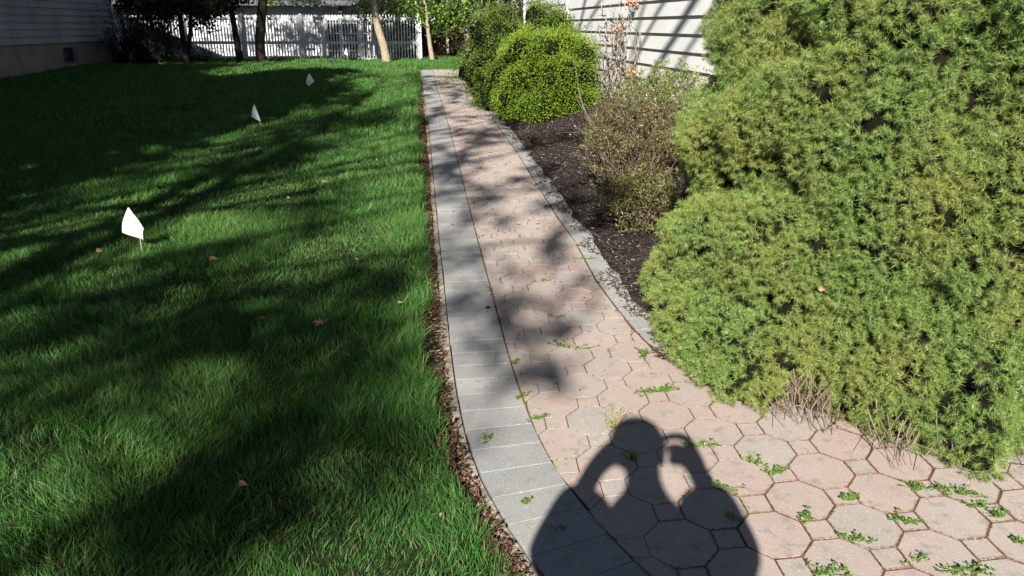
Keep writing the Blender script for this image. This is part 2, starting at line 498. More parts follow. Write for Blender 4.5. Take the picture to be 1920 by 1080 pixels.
for i in range(-90, 90):
    for j in range(-90, 90):
        for shp, off in ((octp, 0), (sqp, .5)):
            c0 = O0 + U * (i + off) + W_ * (j + off)
            # the rows follow the slight turn of the path
            k = -max(0, c0[1] - 3) * .035
            cc = (c0[0] + k, c0[1])
            if not (-2.5 < cc[0] < 3.6 and .5 < cc[1] < YEND + .2): continue
            if not inside_field(*cc): continue
            poly = []
            for (u, v) in shp:
                p = c0 + U * u + W_ * v
                poly.append((p[0] - max(0, p[1] - 3) * .035, p[1]))
            ok = clip_line(poly, LJc, False)
            if ok: ok = clip_near(ok, RBc, True)
            if ok:
                ok = clip(ok, (-9, YEND), (9, YEND), False)
            if len(ok) >= 3 and cc[1] < 6: EDGES += [(ok[q_], ok[(q_ + 1) % len(ok)]) for q_ in range(len(ok))]
            if len(ok) >= 3: add_paver(mb, ok, gap=random.choice([.0014, .0018, .0022, .0032]) + (.0026 * random.random() if cc[0] > .7 and cc[1] < 3 else 0))
tag(mb.build('path', M_pink), kind='structure')

def resample(line, step):
    P = [Vector((p[0], p[1])) for p in line]
    out = [P[0]]; acc = 0
    for a, b_ in zip(P[:-1], P[1:]):
        L = (b_ - a).length; d = step - acc
        while d <= L:
            out.append(a + (b_ - a) * (d / L)); d += step
        acc = L - (d - step)
    return out
def border(inner, outer_fn, step=.147, gap=None):
    mb = MB(); pts = resample(inner, step)
    for i in range(len(pts) - 1):
        a, b_ = pts[i], pts[i + 1]
        if b_.y > YEND + .05 or abs(a.x) > 3.3: continue
        c_, d_ = outer_fn(a, i), outer_fn(b_, i)
        jit = random.gauss(0, .0012)
        add_paver(mb, [(a.x, a.y), (b_.x, b_.y), (d_[0] + jit, d_[1]), (c_[0] + jit, c_[1])], gap=gap or (.0034 if a.y < 3.6 else .0026), top=.001)
    return mb
def smooth_line(l, n=3):
    P = resample(l, .12)
    P = [(p.x, p.y) for p in P]
    for _ in range(n):
        P = [P[0]] + [((P[i-1][0] + 2 * P[i][0] + P[i+1][0]) / 4, (P[i-1][1] + 2 * P[i][1] + P[i+1][1]) / 4) for i in range(1, len(P) - 1)] + [P[-1]]
    return P
LJs = smooth_line(LJ)
def nrm(line, p, sgn, w):
    best = min(range(len(line) - 1), key=lambda i: (line[i][0] - p.x) ** 2 + (line[i][1] - p.y) ** 2)
    i0, i1 = max(0, best - 2), min(len(line) - 1, best + 2)
    d = Vector((line[i1][0] - line[i0][0], line[i1][1] - line[i0][1])).normalized()
    n = Vector((-d.y, d.x)) * sgn
    return (p.x + n.x * w, p.y + n.y * w)
bl = border(LJs, lambda p, i: nrm(LJs, p, 1, BW))
br_line = smooth_line([p for p in RB if p[1] > 3.05])
brm = border(br_line, lambda p, i: nrm(br_line, p, -1, BW - .005 + .01 * random.random()), gap=.0045)
br2 = smooth_line(RB[:4])
for (m_) in (border(br2, lambda p, i: nrm(br2, p, -1, BW)),): brm.add(np.concatenate(m_.v), np.concatenate(m_.t))
bl.add(np.concatenate(brm.v), np.concatenate(brm.t))
tag(bl.build('path_border', M_grey), kind='structure')
# joint fill under all of it
mb = MB()
ysj = np.concatenate([np.arange(.5, 3.4, .1), np.arange(3.4, YEND + .1, .1)])
for y0, y1 in zip(ysj[:-1], ysj[1:]):
    def lims(y):
        if y < 1.9:
            xl = np.interp(y, [p[1] for p in LO[:7]], [p[0] for p in LO[:7]])
        else: xl = float(xat(LO, y))
        if y >= 3.3: xr = float(xro(y))
        else: xr = float(np.interp(-y, [-3.4, -3.3, -2.9, -2.6, -2.45, -2.2], [1.1, 1.2, 1.5, 2.4, 3.2, 4.2]))
        return xl + .01, xr
    a0, a1 = lims(y0); b0, b1 = lims(y1)
    z0, z1 = zg1(0, y0) - .0026, zg1(0, y1) - .0026
    mb.quad((a0, y0, z0), (a1, y0, z0), (b1, y1, z1), (b0, y1, z1))
tag(mb.build('path_joints', M_joint), kind='structure')
# crumbling concrete edging along the lawn side
mb = MB(); prev = None
lo_pts = [nrm(LJs, Vector(p), 1, BW + .004) for p in LJs]
for i, p in enumerate(resample(lo_pts, .035)):
    z = zg1(p.x, p.y)
    w = .012 + .040 * float(fnoise(p.y * 6, 3.3)) + random.uniform(-.004, .004)
    h = -.008 - .02 * float(vnoise(p.y * 9, 8.1))
    q = nrm(lo_pts, p, 1, w)
    cur = ((p.x, p.y, z + h * .3 - .004), (q[0], q[1], z + h), (q[0] - .012, q[1], z - .07))
    if prev:
        mb.quad(prev[0], cur[0], cur[1], prev[1]); mb.quad(prev[1], cur[1], cur[2], prev[2])
    prev = cur
tag(mb.build('path_edging', M_haunch), kind='structure')
zg1 = _zg_saved

# ---- planting bed
xs = np.linspace(0, 1, 26); ys = np.linspace(3.3, 26, 230)
Vv = []
for y in ys:
    x0 = float(xro(y)) - .09 - .09 * float(fnoise(y * 7, 1.1)) * float(sstep(3.3, 4.0, y)) ; x1 = float(wallx(y)) + 1.0
    for s in xs:
        x = x0 + (x1 - x0) * s ** 1.3
        Vv.append((x, y, zg1(x, y) + .006 + .03 * min(1, s * 12) * float(fnoise(x * 9, y * 9)) * 1.0))
idx = np.arange(len(Vv)).reshape(len(ys), len(xs))
Q = np.stack([idx[:-1, :-1], idx[:-1, 1:], idx[1:, 1:], idx[1:, :-1]], -1).reshape(-1, 4)
tag(link('mulch_bed', mesh_from('mulch_bed', Vv, Q, M_mulch, True, 4)), kind='structure')
# loose chips of mulch, some spilled over the border stones
n = 36000
y = 3.3 + (13 - 3.3) * rng.random(n) ** 1.5
x0 = xro(y) - .10 - .30 * fnoise(y * 5.5, y * 0 + 2.2) ** 1.5; x = x0 + (wallx(y) - x0) * rng.random(n) ** 1.2
on = x < xro(y) - .12
keep = (~on) | (rng.random(n) < .95)
x, y, on = x[keep], y[keep], on[keep]
z = zg(x, y) + np.where(on, .006, .018 + .018 * rng.random(len(x)))
D = np.stack([rng.normal(size=len(x)), rng.normal(size=len(x)), rng.normal(size=len(x)) * .35], 1)
Vc, Tc = leaves(np.stack([x, y, z], 1), D, .012 + .035 * rng.random(len(x)) ** 2, .006 + .008 * rng.random(len(x)), up=np.array([[0, 0, 1.0]]))
tag(link('mulch_chips', mesh_from('mulch_chips', Vc, Tc, M_chip)), 'dark shredded bark mulch between the path and the white house', 'mulch', kind='stuff')

# ---- lawn
def lawn_edge(y):   # right limit of the grass
    e = np.where(y > 1.9, xat(LO, y), np.interp(y, [p[1] for p in LO[:7]], [p[0] for p in LO[:7]]))
    return e - .055 - .07 * fnoise(y * 3.1, y * 0 + 4.4) - .05 * (vnoise(y * .9, y * 0 + 9) > .55) * sstep(2.4, 3.5, y)
def grass_zone(y0, y1, dens, h, w, xl, xr=None, lean=.5):
    area_ = (y1 - y0) * (xl[1] - xl[0]) if xr is None else (y1 - y0) * (xr - xl[0])
    n = int(area_ * dens)
    y = y0 + (y1 - y0) * rng.random(n)
    x = xl[0] + ((xl[1] if xr is None else xr) - xl[0]) * rng.random(n)
    ok = x < lawn_edge(y)
    ok |= (y > YEND + .15)
    ok &= x > -11.8 - (y - 23.9) * .1033 * (y < 24)
    # frustum, with a margin for views from the side
    ok &= (np.abs(x) < .72 * (y + .9) + .5)
    patch = fnoise(x * 1.6, y * 1.6)
    thin = fnoise(x * .9 + 40, y * .9 + 3)
    ok &= rng.random(n) < np.clip(1.25 - 1.1 * (thin > .60) * .5, 0, 1)
    x, y, patch, thin = x[ok], y[ok], patch[ok], thin[ok]
    n = len(x)
    hh = h * (.55 + .9 * patch) * (.6 + .8 * rng.random(n)) * np.where(thin > .6, .65, 1)
    edge = sstep(.5, 0, lawn_edge(y) - x); hh *= 1 + .35 * edge
    az = rng.random(n) * 2 * np.pi
    cl = fnoise(x * 5, y * 5) * 6.28 * 2
    lx = np.cos(az) * .6 + np.cos(cl) * .5; ly = np.sin(az) * .6 + np.sin(cl) * .5
    ln = lean * (.3 + rng.random(n) * 1.1)
    L = np.stack([lx * ln, ly * ln, np.ones(n)], 1); L = unit(L)
    side = unit(np.cross(L, rdir(n)))
    ww = w * (.6 + .8 * rng.random(n))
    base = np.stack([x, y, zg(x, y) - .01], 1)
    droop = np.stack([lx, ly, -np.ones(n) * .4], 1) * (hh * .22 * (1 + rng.random(n)))[:, None]
    mid = base + L * (hh * .55)[:, None] + droop * .25
    tip = base + L * (hh * 1.05)[:, None] + droop
    s1 = side * (ww * .5)[:, None]; s2 = side * (ww * .38)[:, None]
    V = np.stack([base - s1, base + s1, mid + s2, mid - s2, tip], 1).reshape(-1, 3)
    i = np.arange(n)[:, None] * 5
    T = np.concatenate([i + [0, 1, 2], i + [0, 2, 3], i + [3, 2, 4]], 1).reshape(-1, 3)
    return V, T
mb = MB()
mb.add(*grass_zone(.9, 3.2, 19000, .064, .0027, (-3.4, .6)))
mb.add(*grass_zone(3.2, 6.0, 10000, .066, .0037, (-5.4, 0)))
mb.add(*grass_zone(6.0, 10, 5000, .070, .0058, (-8, 0)))
mb.add(*grass_zone(10, 16, 1700, .085, .011, (-11.2, 0)))
mb.add(*grass_zone(16, 22, 1000, .095, .015, (-11.9, 0)))
mb.add(*grass_zone(YEND + .15, 26.4, 1100, .11, .014, (-13, 1.4)))
grass_o = mb.build('grass', M_grass)
tag(grass_o, 'green lawn grass left of the paved path', 'grass', kind='stuff')

# litter of dead leaves and bark in the gap beside the path
n = 9000
y = 1.2 + 16 * rng.random(n) ** 1.6
e = xat(LO, y); le = lawn_edge(y) - .03
x = le + (e - .034 - le) * rng.random(n) ** .9
P = np.stack([x, y, zg(x, y) - .012 + .018 * rng.random(n)], 1)
D = rng.normal(size=(n, 3)); D[:, 2] *= .35
Vl, Tl = leaves(P, D, .008 + .028 * rng.random(n) ** 1.5, .005 + .012 * rng.random(n), up=np.array([[0, 0, 1.0]]))
tag(link('leaf_litter', mesh_from('leaf_litter', Vl, Tl, M_straw)), 'brown leaf litter in the gap between lawn and path', 'litter', kind='stuff')

# ================================================================== BUILDINGS
def siding(mb, P0, P1, nout, z0, z1, s, prot=.018, gable=None):
    """lapped boards between P0 and P1, facing nout"""
    P0 = Vector(P0); P1 = Vector(P1); z = z0
    no = Vector((nout[0], nout[1], 0)).normalized()
    k = 0
    while z < z1 - 1e-3:
        zt = min(z + s, z1)
        a = Vector((P0.x, P0.y, z)); b_ = Vector((P1.x, P1.y, z))
        at_, bt = Vector((P0.x, P0.y, zt)), Vector((P1.x, P1.y, zt))
        o = no * prot
        mb.quad(a + o, b_ + o, bt + no * .002, at_ + no * .002)
        mb.quad(a, b_, b_ + o, a + o)
        # short butt joints between lengths of board
        z = zt; k += 1
def house_box(mb, c, zb, zt):
    """plain closed core: c = four ground corners"""
    for i in range(4):
        a, b_ = c[i], c[(i + 1) % 4]
        mb.quad((*a, zb), (*b_, zb), (*b_, zt), (*a, zt))
    mb.quad(*[(*p, zt) for p in c])

# ---- right-hand white house
dirw = Vector((-.1317, 1.0)).normalized(); nw = Vector((-dirw.y, dirw.x))      # faces the path
def wp(y, off=0.0):
    x = float(wallx(y)); return (x - nw.x * off, y - nw.y * off)
rh = empty('house', (4.5, 13, 0), 'white house with wide lap siding on the right behind the shrubs', 'house')
ZB = .47; SP_ = .188; ZT = ZB + SP_ * 24
A = wp(7.2); B = wp(15.4); A2 = wp(7.2, 8.0); B2 = wp(15.4, 8.0)
mb = MB()
siding(mb, A, B, nw, ZB, ZT, SP_, .027)
siding(mb, A2, A, -dirw, ZB, ZT, SP_, .019)
C0 = wp(15.4, .62); C1 = wp(25.0, .62); C2 = wp(25.0, 8)
siding(mb, C0, C1, nw, ZB - .02, ZT, SP_, .019)
siding(mb, B, C0, dirw, ZB, ZT, SP_, .019)
siding(mb, C1, C2, dirw, ZB, ZT, SP_, .019)
mb.build('wall', M_sid_r, rh)
mb = MB()
def inset(y, off): return wp(y, off)
house_box(mb, [wp(7.22, .01), wp(15.38, .01), wp(15.38, 8), wp(7.22, 8)], 0.0, ZT + .0)
house_box(mb, [wp(15.5, .63), wp(24.98, .63), wp(24.98, 7.9), wp(15.5, 7.9)], 0.0, ZT - .01)
mb.build('foundation', plain('foundation_grey', (.40, .39, .37), (.32, .31, .29), 3, .9, .2), rh)
def post_at(mb, p, w, z0, z1, d1, d2):
    a = Vector(p)
    q = [a - d1 * w / 2 - d2 * w / 2, a + d1 * w / 2 - d2 * w / 2, a + d1 * w / 2 + d2 * w / 2, a - d1 * w / 2 + d2 * w / 2]
    q = [(v.x, v.y) for v in q]
    house_box(mb, q, z0, z1)
for yy, off in ((15.4, -.005), (25.0, .615), (7.2, -.005)):
    mb = MB(); post_at(mb, wp(yy, off), .1, ZB - .02, ZT, dirw, nw); mb.build('corner_trim', M_white, rh)
def gable_roof(parent, c0, c1, d_in, zt, rise, over=.4, name='roof', m=M_roof):
    """c0->c1 eave line, d_in vector to the far eave"""
    c0, c1, d = Vector((*c0, 0)), Vector((*c1, 0)), Vector((*d_in, 0))
    e = (c1 - c0).normalized() * over; n_ = d.normalized() * over
    a, b_ = c0 - e - n_, c1 + e - n_; f, g = c0 - e + d + n_, c1 + e + d + n_
    r0, r1 = (a + f) / 2, (b_ + g) / 2
    up = lambda v, h: (v.x, v.y, h)
    mb = MB(); lo = zt - .1; t = .12
    mb.quad(up(a, lo), up(b_, lo), up(r1, zt + rise), up(r0, zt + rise))
    mb.quad(up(g, lo), up(f, lo), up(r0, zt + rise), up(r1, zt + rise))
    mb.quad(up(a, lo - t), up(b_, lo - t), up(r1, zt + rise - t), up(r0, zt + rise - t))
    mb.quad(up(g, lo - t), up(f, lo - t), up(r0, zt + rise - t), up(r1, zt + rise - t))
    mb.quad(up(a, lo - t), up(b_, lo - t), up(b_, lo), up(a, lo)); mb.quad(up(g, lo - t), up(f, lo - t), up(f, lo), up(g, lo))
    o = mb.build(name, m, parent)
    for p, q, r in ((c0, c0 + d, (c0 + c0 + d) / 2), (c1, c1 + d, (c1 + c1 + d) / 2)):
        mb = MB(); mb.add([up(p, zt), up(q, zt), up(r, zt + rise * .93)], [[0, 1, 2]]); mb.build('gable', M_white, parent)
    return o
gable_roof(rh, A, B, tuple(-nw * 8), ZT, 2.6)

# ---- left-hand shaded house
lcx, lcy = -11.7, 23.9
dl = Vector((.1033, -1.0)).normalized(); nl = Vector((-dl.y, dl.x))
if nl.x < 0: nl = -nl
def lp(dist, off=0.0):
    p = Vector((lcx, lcy)) + dl * dist - nl * off; return (p.x, p.y)
lh = empty('house', (-14.5, 16, 0), 'shaded house with narrow grey clapboards at the left edge of the lawn', 'house')
ZF = 1.08; LL = 17.0; LT = ZF + .164 * 15
mb = MB()
siding(mb, lp(LL), lp(0), nl, ZF, LT, .164, .042)
siding(mb, lp(0), lp(0, 7), -dl, ZF, LT, .164, .016)
siding(mb, lp(LL, 7), lp(LL), dl, ZF, LT, .164, .016)
mb.build('wall', M_sid_l, lh)
# foundation with an opening for the basement window
mb = MB()
def px_on_left(px, py):
    rx, ry, rz = ray(px, py)
    # solve (rx t, ry t) on the wall line
    n2 = nl; c_ = n2.x * lcx + n2.y * lcy
    t = c_ / (n2.x * rx + n2.y * ry)
    p = Vector((rx * t, ry * t)); return (p - Vector((lcx, lcy))).dot(dl), CAMH + rz * t
w0, wz1 = px_on_left(146, 88); w1, _ = px_on_left(119, 90); _, wz0 = px_on_left(135, 119)
def fquad(mb, d0, d1, z0, z1, off): mb.quad((*lp(d1, off), z0), (*lp(d0, off), z0), (*lp(d0, off), z1), (*lp(d1, off), z1))
OFF = .03
fquad(mb, 0, w0, 0, ZF, OFF); fquad(mb, w1, LL, 0, ZF, OFF)
fquad(mb, w0, w1, 0, wz0, OFF)
if wz1 < ZF - .005: fquad(mb, w0, w1, wz1, ZF, OFF)
for d_ in (w0, w1): mb.quad((*lp(d_, OFF), wz0), (*lp(d_, OFF + .14), wz0), (*lp(d_, OFF + .14), ZF), (*lp(d_, OFF), ZF))
mb.quad((*lp(w1, OFF), wz0), (*lp(w0, OFF), wz0), (*lp(w0, OFF + .14), wz0), (*lp(w1, OFF + .14), wz0))
for a, b_ in (((0, OFF), (0, 7)), ((LL, OFF), (LL, 7)), ((0, 7), (LL, 7))):
    mb.quad((*lp(*a), 0), (*lp(*b_), 0), (*lp(*b_), ZF), (*lp(*a), ZF))
mb.build('foundation', M_found_l, lh)
wn_ = MB(); fquad(wn_, w0, w1, wz0, ZF, OFF + .13); win = wn_.build('window', M_dark, lh)
fr = MB()
Mz = [(w0, w0 + .05), (w1 - .05, w1), ((w0 + w1) / 2 + .1, (w0 + w1) / 2 + .14)]
for a, b_ in Mz: fquad(fr, a, b_, wz0, ZF, OFF + .11)
fquad(fr, w0, w1, wz0, wz0 + .04, OFF + .108)
fr.build('frame', M_soffit, win)
mb = MB(); mb.box((0, 0, 0), (1, 1, 1), None); mb = MB()
house_box(mb, [lp(w0 - .06, -.05), lp(w1 + .05, -.05), lp(w1 + .05, OFF), lp(w0 - .06, OFF)], wz0 - .06, wz0 - .002)
mb.build('window_sill', M_found_l, lh)
mb = MB()
house_box(mb, [lp(.06, .05), lp(LL - .05, .05), lp(LL - .05, 6.9), lp(.06, 6.9)], ZF, LT); mb.build('core', M_sid_l, lh)
mb = MB(); post_at(mb, lp(-.02, 0.0), .13, ZF - .05, LT, dl, nl); mb.build('corner_trim', M_corner_l, lh)
mb = MB(); post_at(mb, lp(LL + .02, 0.0), .13, ZF - .05, LT, dl, nl); mb.build('corner_trim', M_corner_l, lh)
gable_roof(lh, lp(LL), lp(0), tuple(-nl * 7), LT, 1.7)

# ---- white garage behind the fence
GY = 29.5
def gp(px, Y=GY): return atY(px, 60, Y).x
gar = empty('garage', (-8, GY, .43), 'white sided garage with dark eave behind the picket fence', 'garage')
gx0, gx1 = gp(215) - 1, gp(700)
gtop = atY(500, 12, GY).z
dz0 = atY(640, 118, GY).z; dx0, dx1 = gp(609), gp(689); dz1 = atY(640, 37, GY).z
mb = MB()
siding(mb, (gx0, GY, 0), (dx0, GY, 0), (0, -1), .35, gtop, .115, .012)
siding(mb, (dx0, GY, 0), (dx1, GY, 0), (0, -1), dz1 + .06, gtop, .115, .012)
siding(mb, (dx1, GY, 0), (gx1, GY, 0), (0, -1), .35, gtop, .115, .012)
mb.build('wall', plain('garage_paint', (.56, .57, .575), (.47, .48, .49), 2.5, .5, .3), gar)
mb = MB(); house_box(mb, [(gx0, GY + .3), (gx1, GY + .3), (gx1, GY + 6), (gx0, GY + 6)], 0, gtop); mb.build('core', M_white, gar)
mb = MB(); mb.quad((dx0, GY + .12, .3), (dx1, GY + .12, .3), (dx1, GY + .12, dz1 + .06), (dx0, GY + .12, dz1 + .06))
dr = mb.build('door', M_dark, gar)
mb = MB()
for px in (609, 638, 674):
    x = gp(px); mb.box((x, GY + .02, .3), (x + .07, GY + .1, dz1 + .058))
for py in (44, 63.5, 96):
    z = atY(640, py, GY).z; mb.box((dx0, GY + .03, z), (dx1, GY + .09, z + .03))
mb.build('frame', plain('door_frame', (.34, .35, .36), (.26, .27, .28), 3, .5), dr)
mb = MB()
mb.box((gx0 - .5, GY - .55, gtop + .02), (gx1 + .4, GY + .3, gtop + .22)); mb.build('eave', M_soffit, gar)
mb = MB(); mb.quad((gx0 - .5, GY - .6, gtop + .23), (gx1 + .4, GY - .6, gtop + .23), (gx1 + .4, GY + 3, gtop + 1.7), (gx0 - .5, GY + 3, gtop + 1.7))
mb.quad((gx0 - .5, GY + 6.6, gtop + .23), (gx1 + .4, GY + 6.6, gtop + .23), (gx1 + .4, GY + 3, gtop + 1.7), (gx0 - .5, GY + 3, gtop + 1.7)); mb.build('roof', M_roof, gar)
# lamp on the wall and meter box
mb = MB(); p = atY(640, 17, GY)
mb.tube([(p.x, GY - .02, p.z + .12), (p.x, GY - .12, p.z + .12), (p.x, GY - .16, p.z + .05), (p.x, GY - .16, p.z - .12)], [.03, .03, .07, .09], 8); mb.build('wall_lamp', M_soffit, gar)
mb = MB(); a = atY(568, 62, GY); b_ = atY(590, 90, GY)
mb.box((a.x, GY - .15, b_.z), (b_.x, GY - .01, a.z)); mb.build('meter_box', plain('grey_box', (.35, .36, .34), (.3, .31, .3), 4, .6), gar)

# ---- picket fence
FY = 25.6
fe = empty('picket_fence', (-6, FY, .43), 'white picket fence across the end of the lawn', 'fence')
posts_px = [236, 346, 456, 566, 676, 786.5]
pxs = [atY(p, 70, FY).x for p in posts_px]
ftop = atY(600, 27, FY).z; railt = atY(600, 35, FY).z; railm = atY(600, 80, FY).z
gz = .40
pitch_ = .0935
def picket(mb, x, z0, z1, w=.038):
    y0, y1 = FY - .035, FY - .019
    V = [(x - w/2, y0, z0), (x + w/2, y0, z0), (x + w/2, y0, z1 - .05), (x + w*.28, y0, z1 - .035), (x + w*.5, y0, z1 - .02), (x, y0, z1), (x - w*.5, y0, z1 - .02), (x - w*.28, y0, z1 - .035), (x - w/2, y0, z1 - .05)]
    n = len(V); V2 = [(v[0], y1, v[2]) for v in V]
    T = [[0, 1, 2], [0, 2, 8], [8, 2, 3], [8, 3, 7], [7, 3, 4], [7, 4, 6], [6, 4, 5]]
    T = T + [[a + n, c_ + n, b__ + n] for a, b__, c_ in T]
    for i in range(n):
        j = (i + 1) % n; T += [[i, i + n, j + n], [i, j + n, j]]
    mb.add(V + V2, T)
for a, b_ in zip(pxs[:-1], pxs[1:]):
    mb = MB(); n_ = int(round((b_ - a - .1) / pitch_))
    for k in range(n_): picket(mb, a + .05 + (b_ - a - .1) * (k + .5) / n_ + random.gauss(0, .002), gz, ftop + random.gauss(0, .004))
    for z in (railt, railm, gz + .06): mb.box((a + .05, FY - .018, z - .045), (b_ - .05, FY + .02, z + .045))
    mb.build('panel', M_fence, fe)
for k, x in enumerate(pxs):
    w = .07 if k == 5 else .062
    pb = MB(); pb.box((x - w, FY - .06, .3), (x + w, FY + .06, ftop - .03 if k < 5 else ftop + .02)); post = pb.build('post', M_fence, fe)
    c_ = MB(); zt = ftop - .029 if k < 5 else ftop + .021
    c_.add([(x - w - .01, FY - .075, zt), (x + w + .01, FY - .075, zt), (x + w + .01, FY + .075, zt), (x - w - .01, FY + .075, zt), (x, FY, zt + .06)], [[0, 1, 4], [1, 2, 4], [2, 3, 4], [3, 0, 4], [0, 2, 1], [0, 3, 2]])
    c_.build('cap', M_fence, post)

# ================================================================== PLANTS
def limb_path(a, b_, sag=.1, n=6, wob=.08):
    a, b_ = Vector(a), Vector(b_); L = (b_ - a).length; out = []
    off = Vector((random.gauss(0, 1), random.gauss(0, 1), 0)) * wob * L * .4
    for i in range(n):
        t = i / (n - 1)
        out.append(a.lerp(b_, t) + off * math.sin(math.pi * t) + Vector((0, 0, sag * L * math.sin(math.pi * t))) + (Vector((random.gauss(0, 1), random.gauss(0, 1), random.gauss(0, 1))) * wob * L * .06 if 0 < i < n - 1 else Vector()))
    return out
def clump(c, r, n, L=.06, W=.045, flat=.7):
    P = np.array(c) + rng.normal(size=(n, 3)) * np.array([r, r, r * flat]) * .5
    return leaves(P, rng.normal(size=(n, 3)), L * (.6 + .8 * rng.random(n)), W * (.6 + .8 * rng.random(n)))

# ---- trees at the back
def tree_from_px(label, pts_px, Yd, wpx, m, group='trees around the far end of the lawn', crown=None, crown_mat=None, top_extra=2.5, nleaf=1200, leafsz=.10, name='tree'):
    pts = [atY(x, y, Yd) for x, y in pts_px]
    rad = [w * .5 * Yd * CP / FPX for w in wpx]
    base = Vector((pts[-1].x, Yd, zg1(pts[-1].x, Yd)))
    t = empty(name, base, label, 'tree', group)
    pts = pts[::-1]; rad = rad[::-1]
    pts[0] = pts[0].copy(); pts = [Vector((pts[0].x, Yd, base.z - .15))] + pts; rad = [rad[0] * 1.25] + rad
    dirn = (pts[-1] - pts[-3]).normalized()
    dirn = (dirn + Vector((0, 0, 1))).normalized()
    last = pts[-1]
    for k in range(1, 4):
        pts.append(last + dirn * top_extra * k / 3 + Vector((random.gauss(0, .06), random.gauss(0, .06), 0))); rad.append(rad[-1] * .8)
    mb = MB(); mb.tube(pts, rad, 9)
    tipv = pts[-1]
    clumps = []
    for k in range(9):
        s = pts[-1 - (k % 3)]
        e = tipv + Vector((random.gauss(0, 1.3), random.gauss(0, 1.0), random.uniform(-.3, 2.2)))
        mb.tube(limb_path(s, e, .05), [rad[-1] * .7, rad[-1] * .55, rad[-1] * .4, rad[-1] * .3, rad[-1] * .2, .01], 5); clumps.append(e)
    mb.build('trunk', m, t, True)
    if crown_mat:
        lb = MB()
        for c0 in clumps: lb.add(*clump(c0 + Vector((0, 0, .2)), 1.1, nleaf // 9, leafsz, leafsz * .7))
        if crown:
            for (px, py, dy, r_, n_) in crown:
                q = atY(px, py, Yd + dy); lb.add(*clump(q, r_, n_, leafsz, leafsz * .75, .8))
        lb.build('crown', crown_mat, t)
    return t
tree_from_px('dark slim trunk leaning left, first of the two dark trees before the fence', [(429, -12), (434, 20), (441, 60), (446, 90), (450, 113)], 23.2, [11, 10.5, 11, 13, 15], M_bark_shade, crown_mat=M_darkfol, crown=[(425, 2, 0, .5, 260), (400, 6, .3, .45, 260), (380, 14, .2, .35, 160), (450, -4, 0, .4, 140), (365, 4, 0, .4, 220)])
tree_from_px('thick dark trunk, the right one of the two dark trees before the fence', [(495, -12), (492, 10), (488, 60), (487.5, 90), (489, 114)], 22.6, [18, 17, 18, 18, 20], M_bark_shade, crown_mat=M_sprgreen, crown=[(508, 6, -.2, .12, 24), (520, 3, .1, .12, 20), (590, 1, .2, .16, 40), (575, 3, .2, .1, 14), (555, 8, .2, .05, 6)], leafsz=.08)
tree_from_px('pale leaning trunk lit by the sun before the fence', [(697, -14), (700, 8), (709, 54), (719, 85), (725, 115)], 23.4, [12.5, 13, 14, 15.5, 17], M_bark_light, crown_mat=M_sprgreen, crown=[(683, 15, 1.2, .35, 120), (735, 10, 1.0, .35, 130), (680, 38, 1.4, .2, 40), (726, 38, .9, .2, 36)], leafsz=.09)
tree_from_px('twin dark trunks rising through the shrub beside the left house', [(337, -10), (337, 20), (341, 60), (346, 85), (349, 117)], 22.5, [9, 9, 10, 12, 14], M_bark_shade, crown_mat=M_darkfol, crown=[(330, 2, 0, .4, 420), (300, 2, 0, .4, 420), (270, 2, 0, .35, 420), (245, 3, 0, .3, 260), (230, 0, 0, .3, 200), (320, 24, .4, .5, 200), (290, 30, .4, .5, 200), (395, 4, 0, .4, 300), (415, 4, 0, .35, 200), (310, 14, 0, .3, 120), (360, 14, 0, .35, 200), (378, 30, 0, .35, 130), (372, 48, 0, .3, 70)])
tree_from_px('second dark stem close beside the twin trunk in the left shrub', [(357, -10), (358, 20), (357, 60), (354, 90), (353, 117)], 22.6, [7, 7, 8, 9, 10], M_bark_shade, crown_mat=M_darkfol, crown=[(350, 8, 0, .4, 200), (395, 25, 0, .35, 130), (390, 45, 0, .3, 60)])
GR = [(px, py, dy, .42, 120) for px, py, dy in [(800, 12, 0), (822, 8, .3), (845, 14, .5), (860, 4, .2), (790, 30, .4), (812, 32, .1), (835, 34, .4), (850, 40, .2), (826, 50, .3), (870, 22, .2), (775, 6, .2), (760, 10, .6)]]
tree_from_px('leafy spring green tree with a thin pale trunk right of the fence end', [(795, -10), (799, 20), (803, 60), (806, 85), (811, 114)], 25.0, [6, 6, 7.5, 8.5, 10], M_bark_light, crown_mat=M_sprgreen, crown=GR, leafsz=.10, nleaf=1500)
tree_from_px('grey trunk in shade touching the end post of the fence', [(789, -10), (790, 30), (791, 60), (792, 90), (793, 115)], 26.3, [10, 11, 12, 13, 14], M_bark_shade)
tree_from_px('pale ivy-marked trunk with spreading foot beside the big boxwood', [(868, -10), (871, 20), (875, 50), (877, 80), (874, 114)], 26.5, [8, 9, 10, 14, 19], M_bark_light, crown_mat=M_sprgreen, crown=[(878, 10, -.3, .2, 40), (884, 36, -.3, .2, 40), (862, 30, -.3, .2, 40), (900, 12, .5, .3, 60)])
tree_from_px('smooth pale trunk seen above the boxwood beside the white house', [(962, -14), (964, 10), (965, 40), (966, 110)], 31, [11, 12, 12.5, 14], M_bark_light)
for i, (px, w) in enumerate([(838, 5), (852, 4), (897, 5), (915, 6), (942, 7)]):
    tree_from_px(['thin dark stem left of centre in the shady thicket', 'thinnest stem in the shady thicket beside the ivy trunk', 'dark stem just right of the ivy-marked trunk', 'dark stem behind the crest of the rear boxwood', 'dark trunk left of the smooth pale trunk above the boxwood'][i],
                 [(px + 2, -14), (px, 20), (px + 1, 60), (px + 2, 112)], 28 + i * .8, [w, w, w * 1.1, w * 1.3], M_bark_shade if i % 2 else M_bark_light)

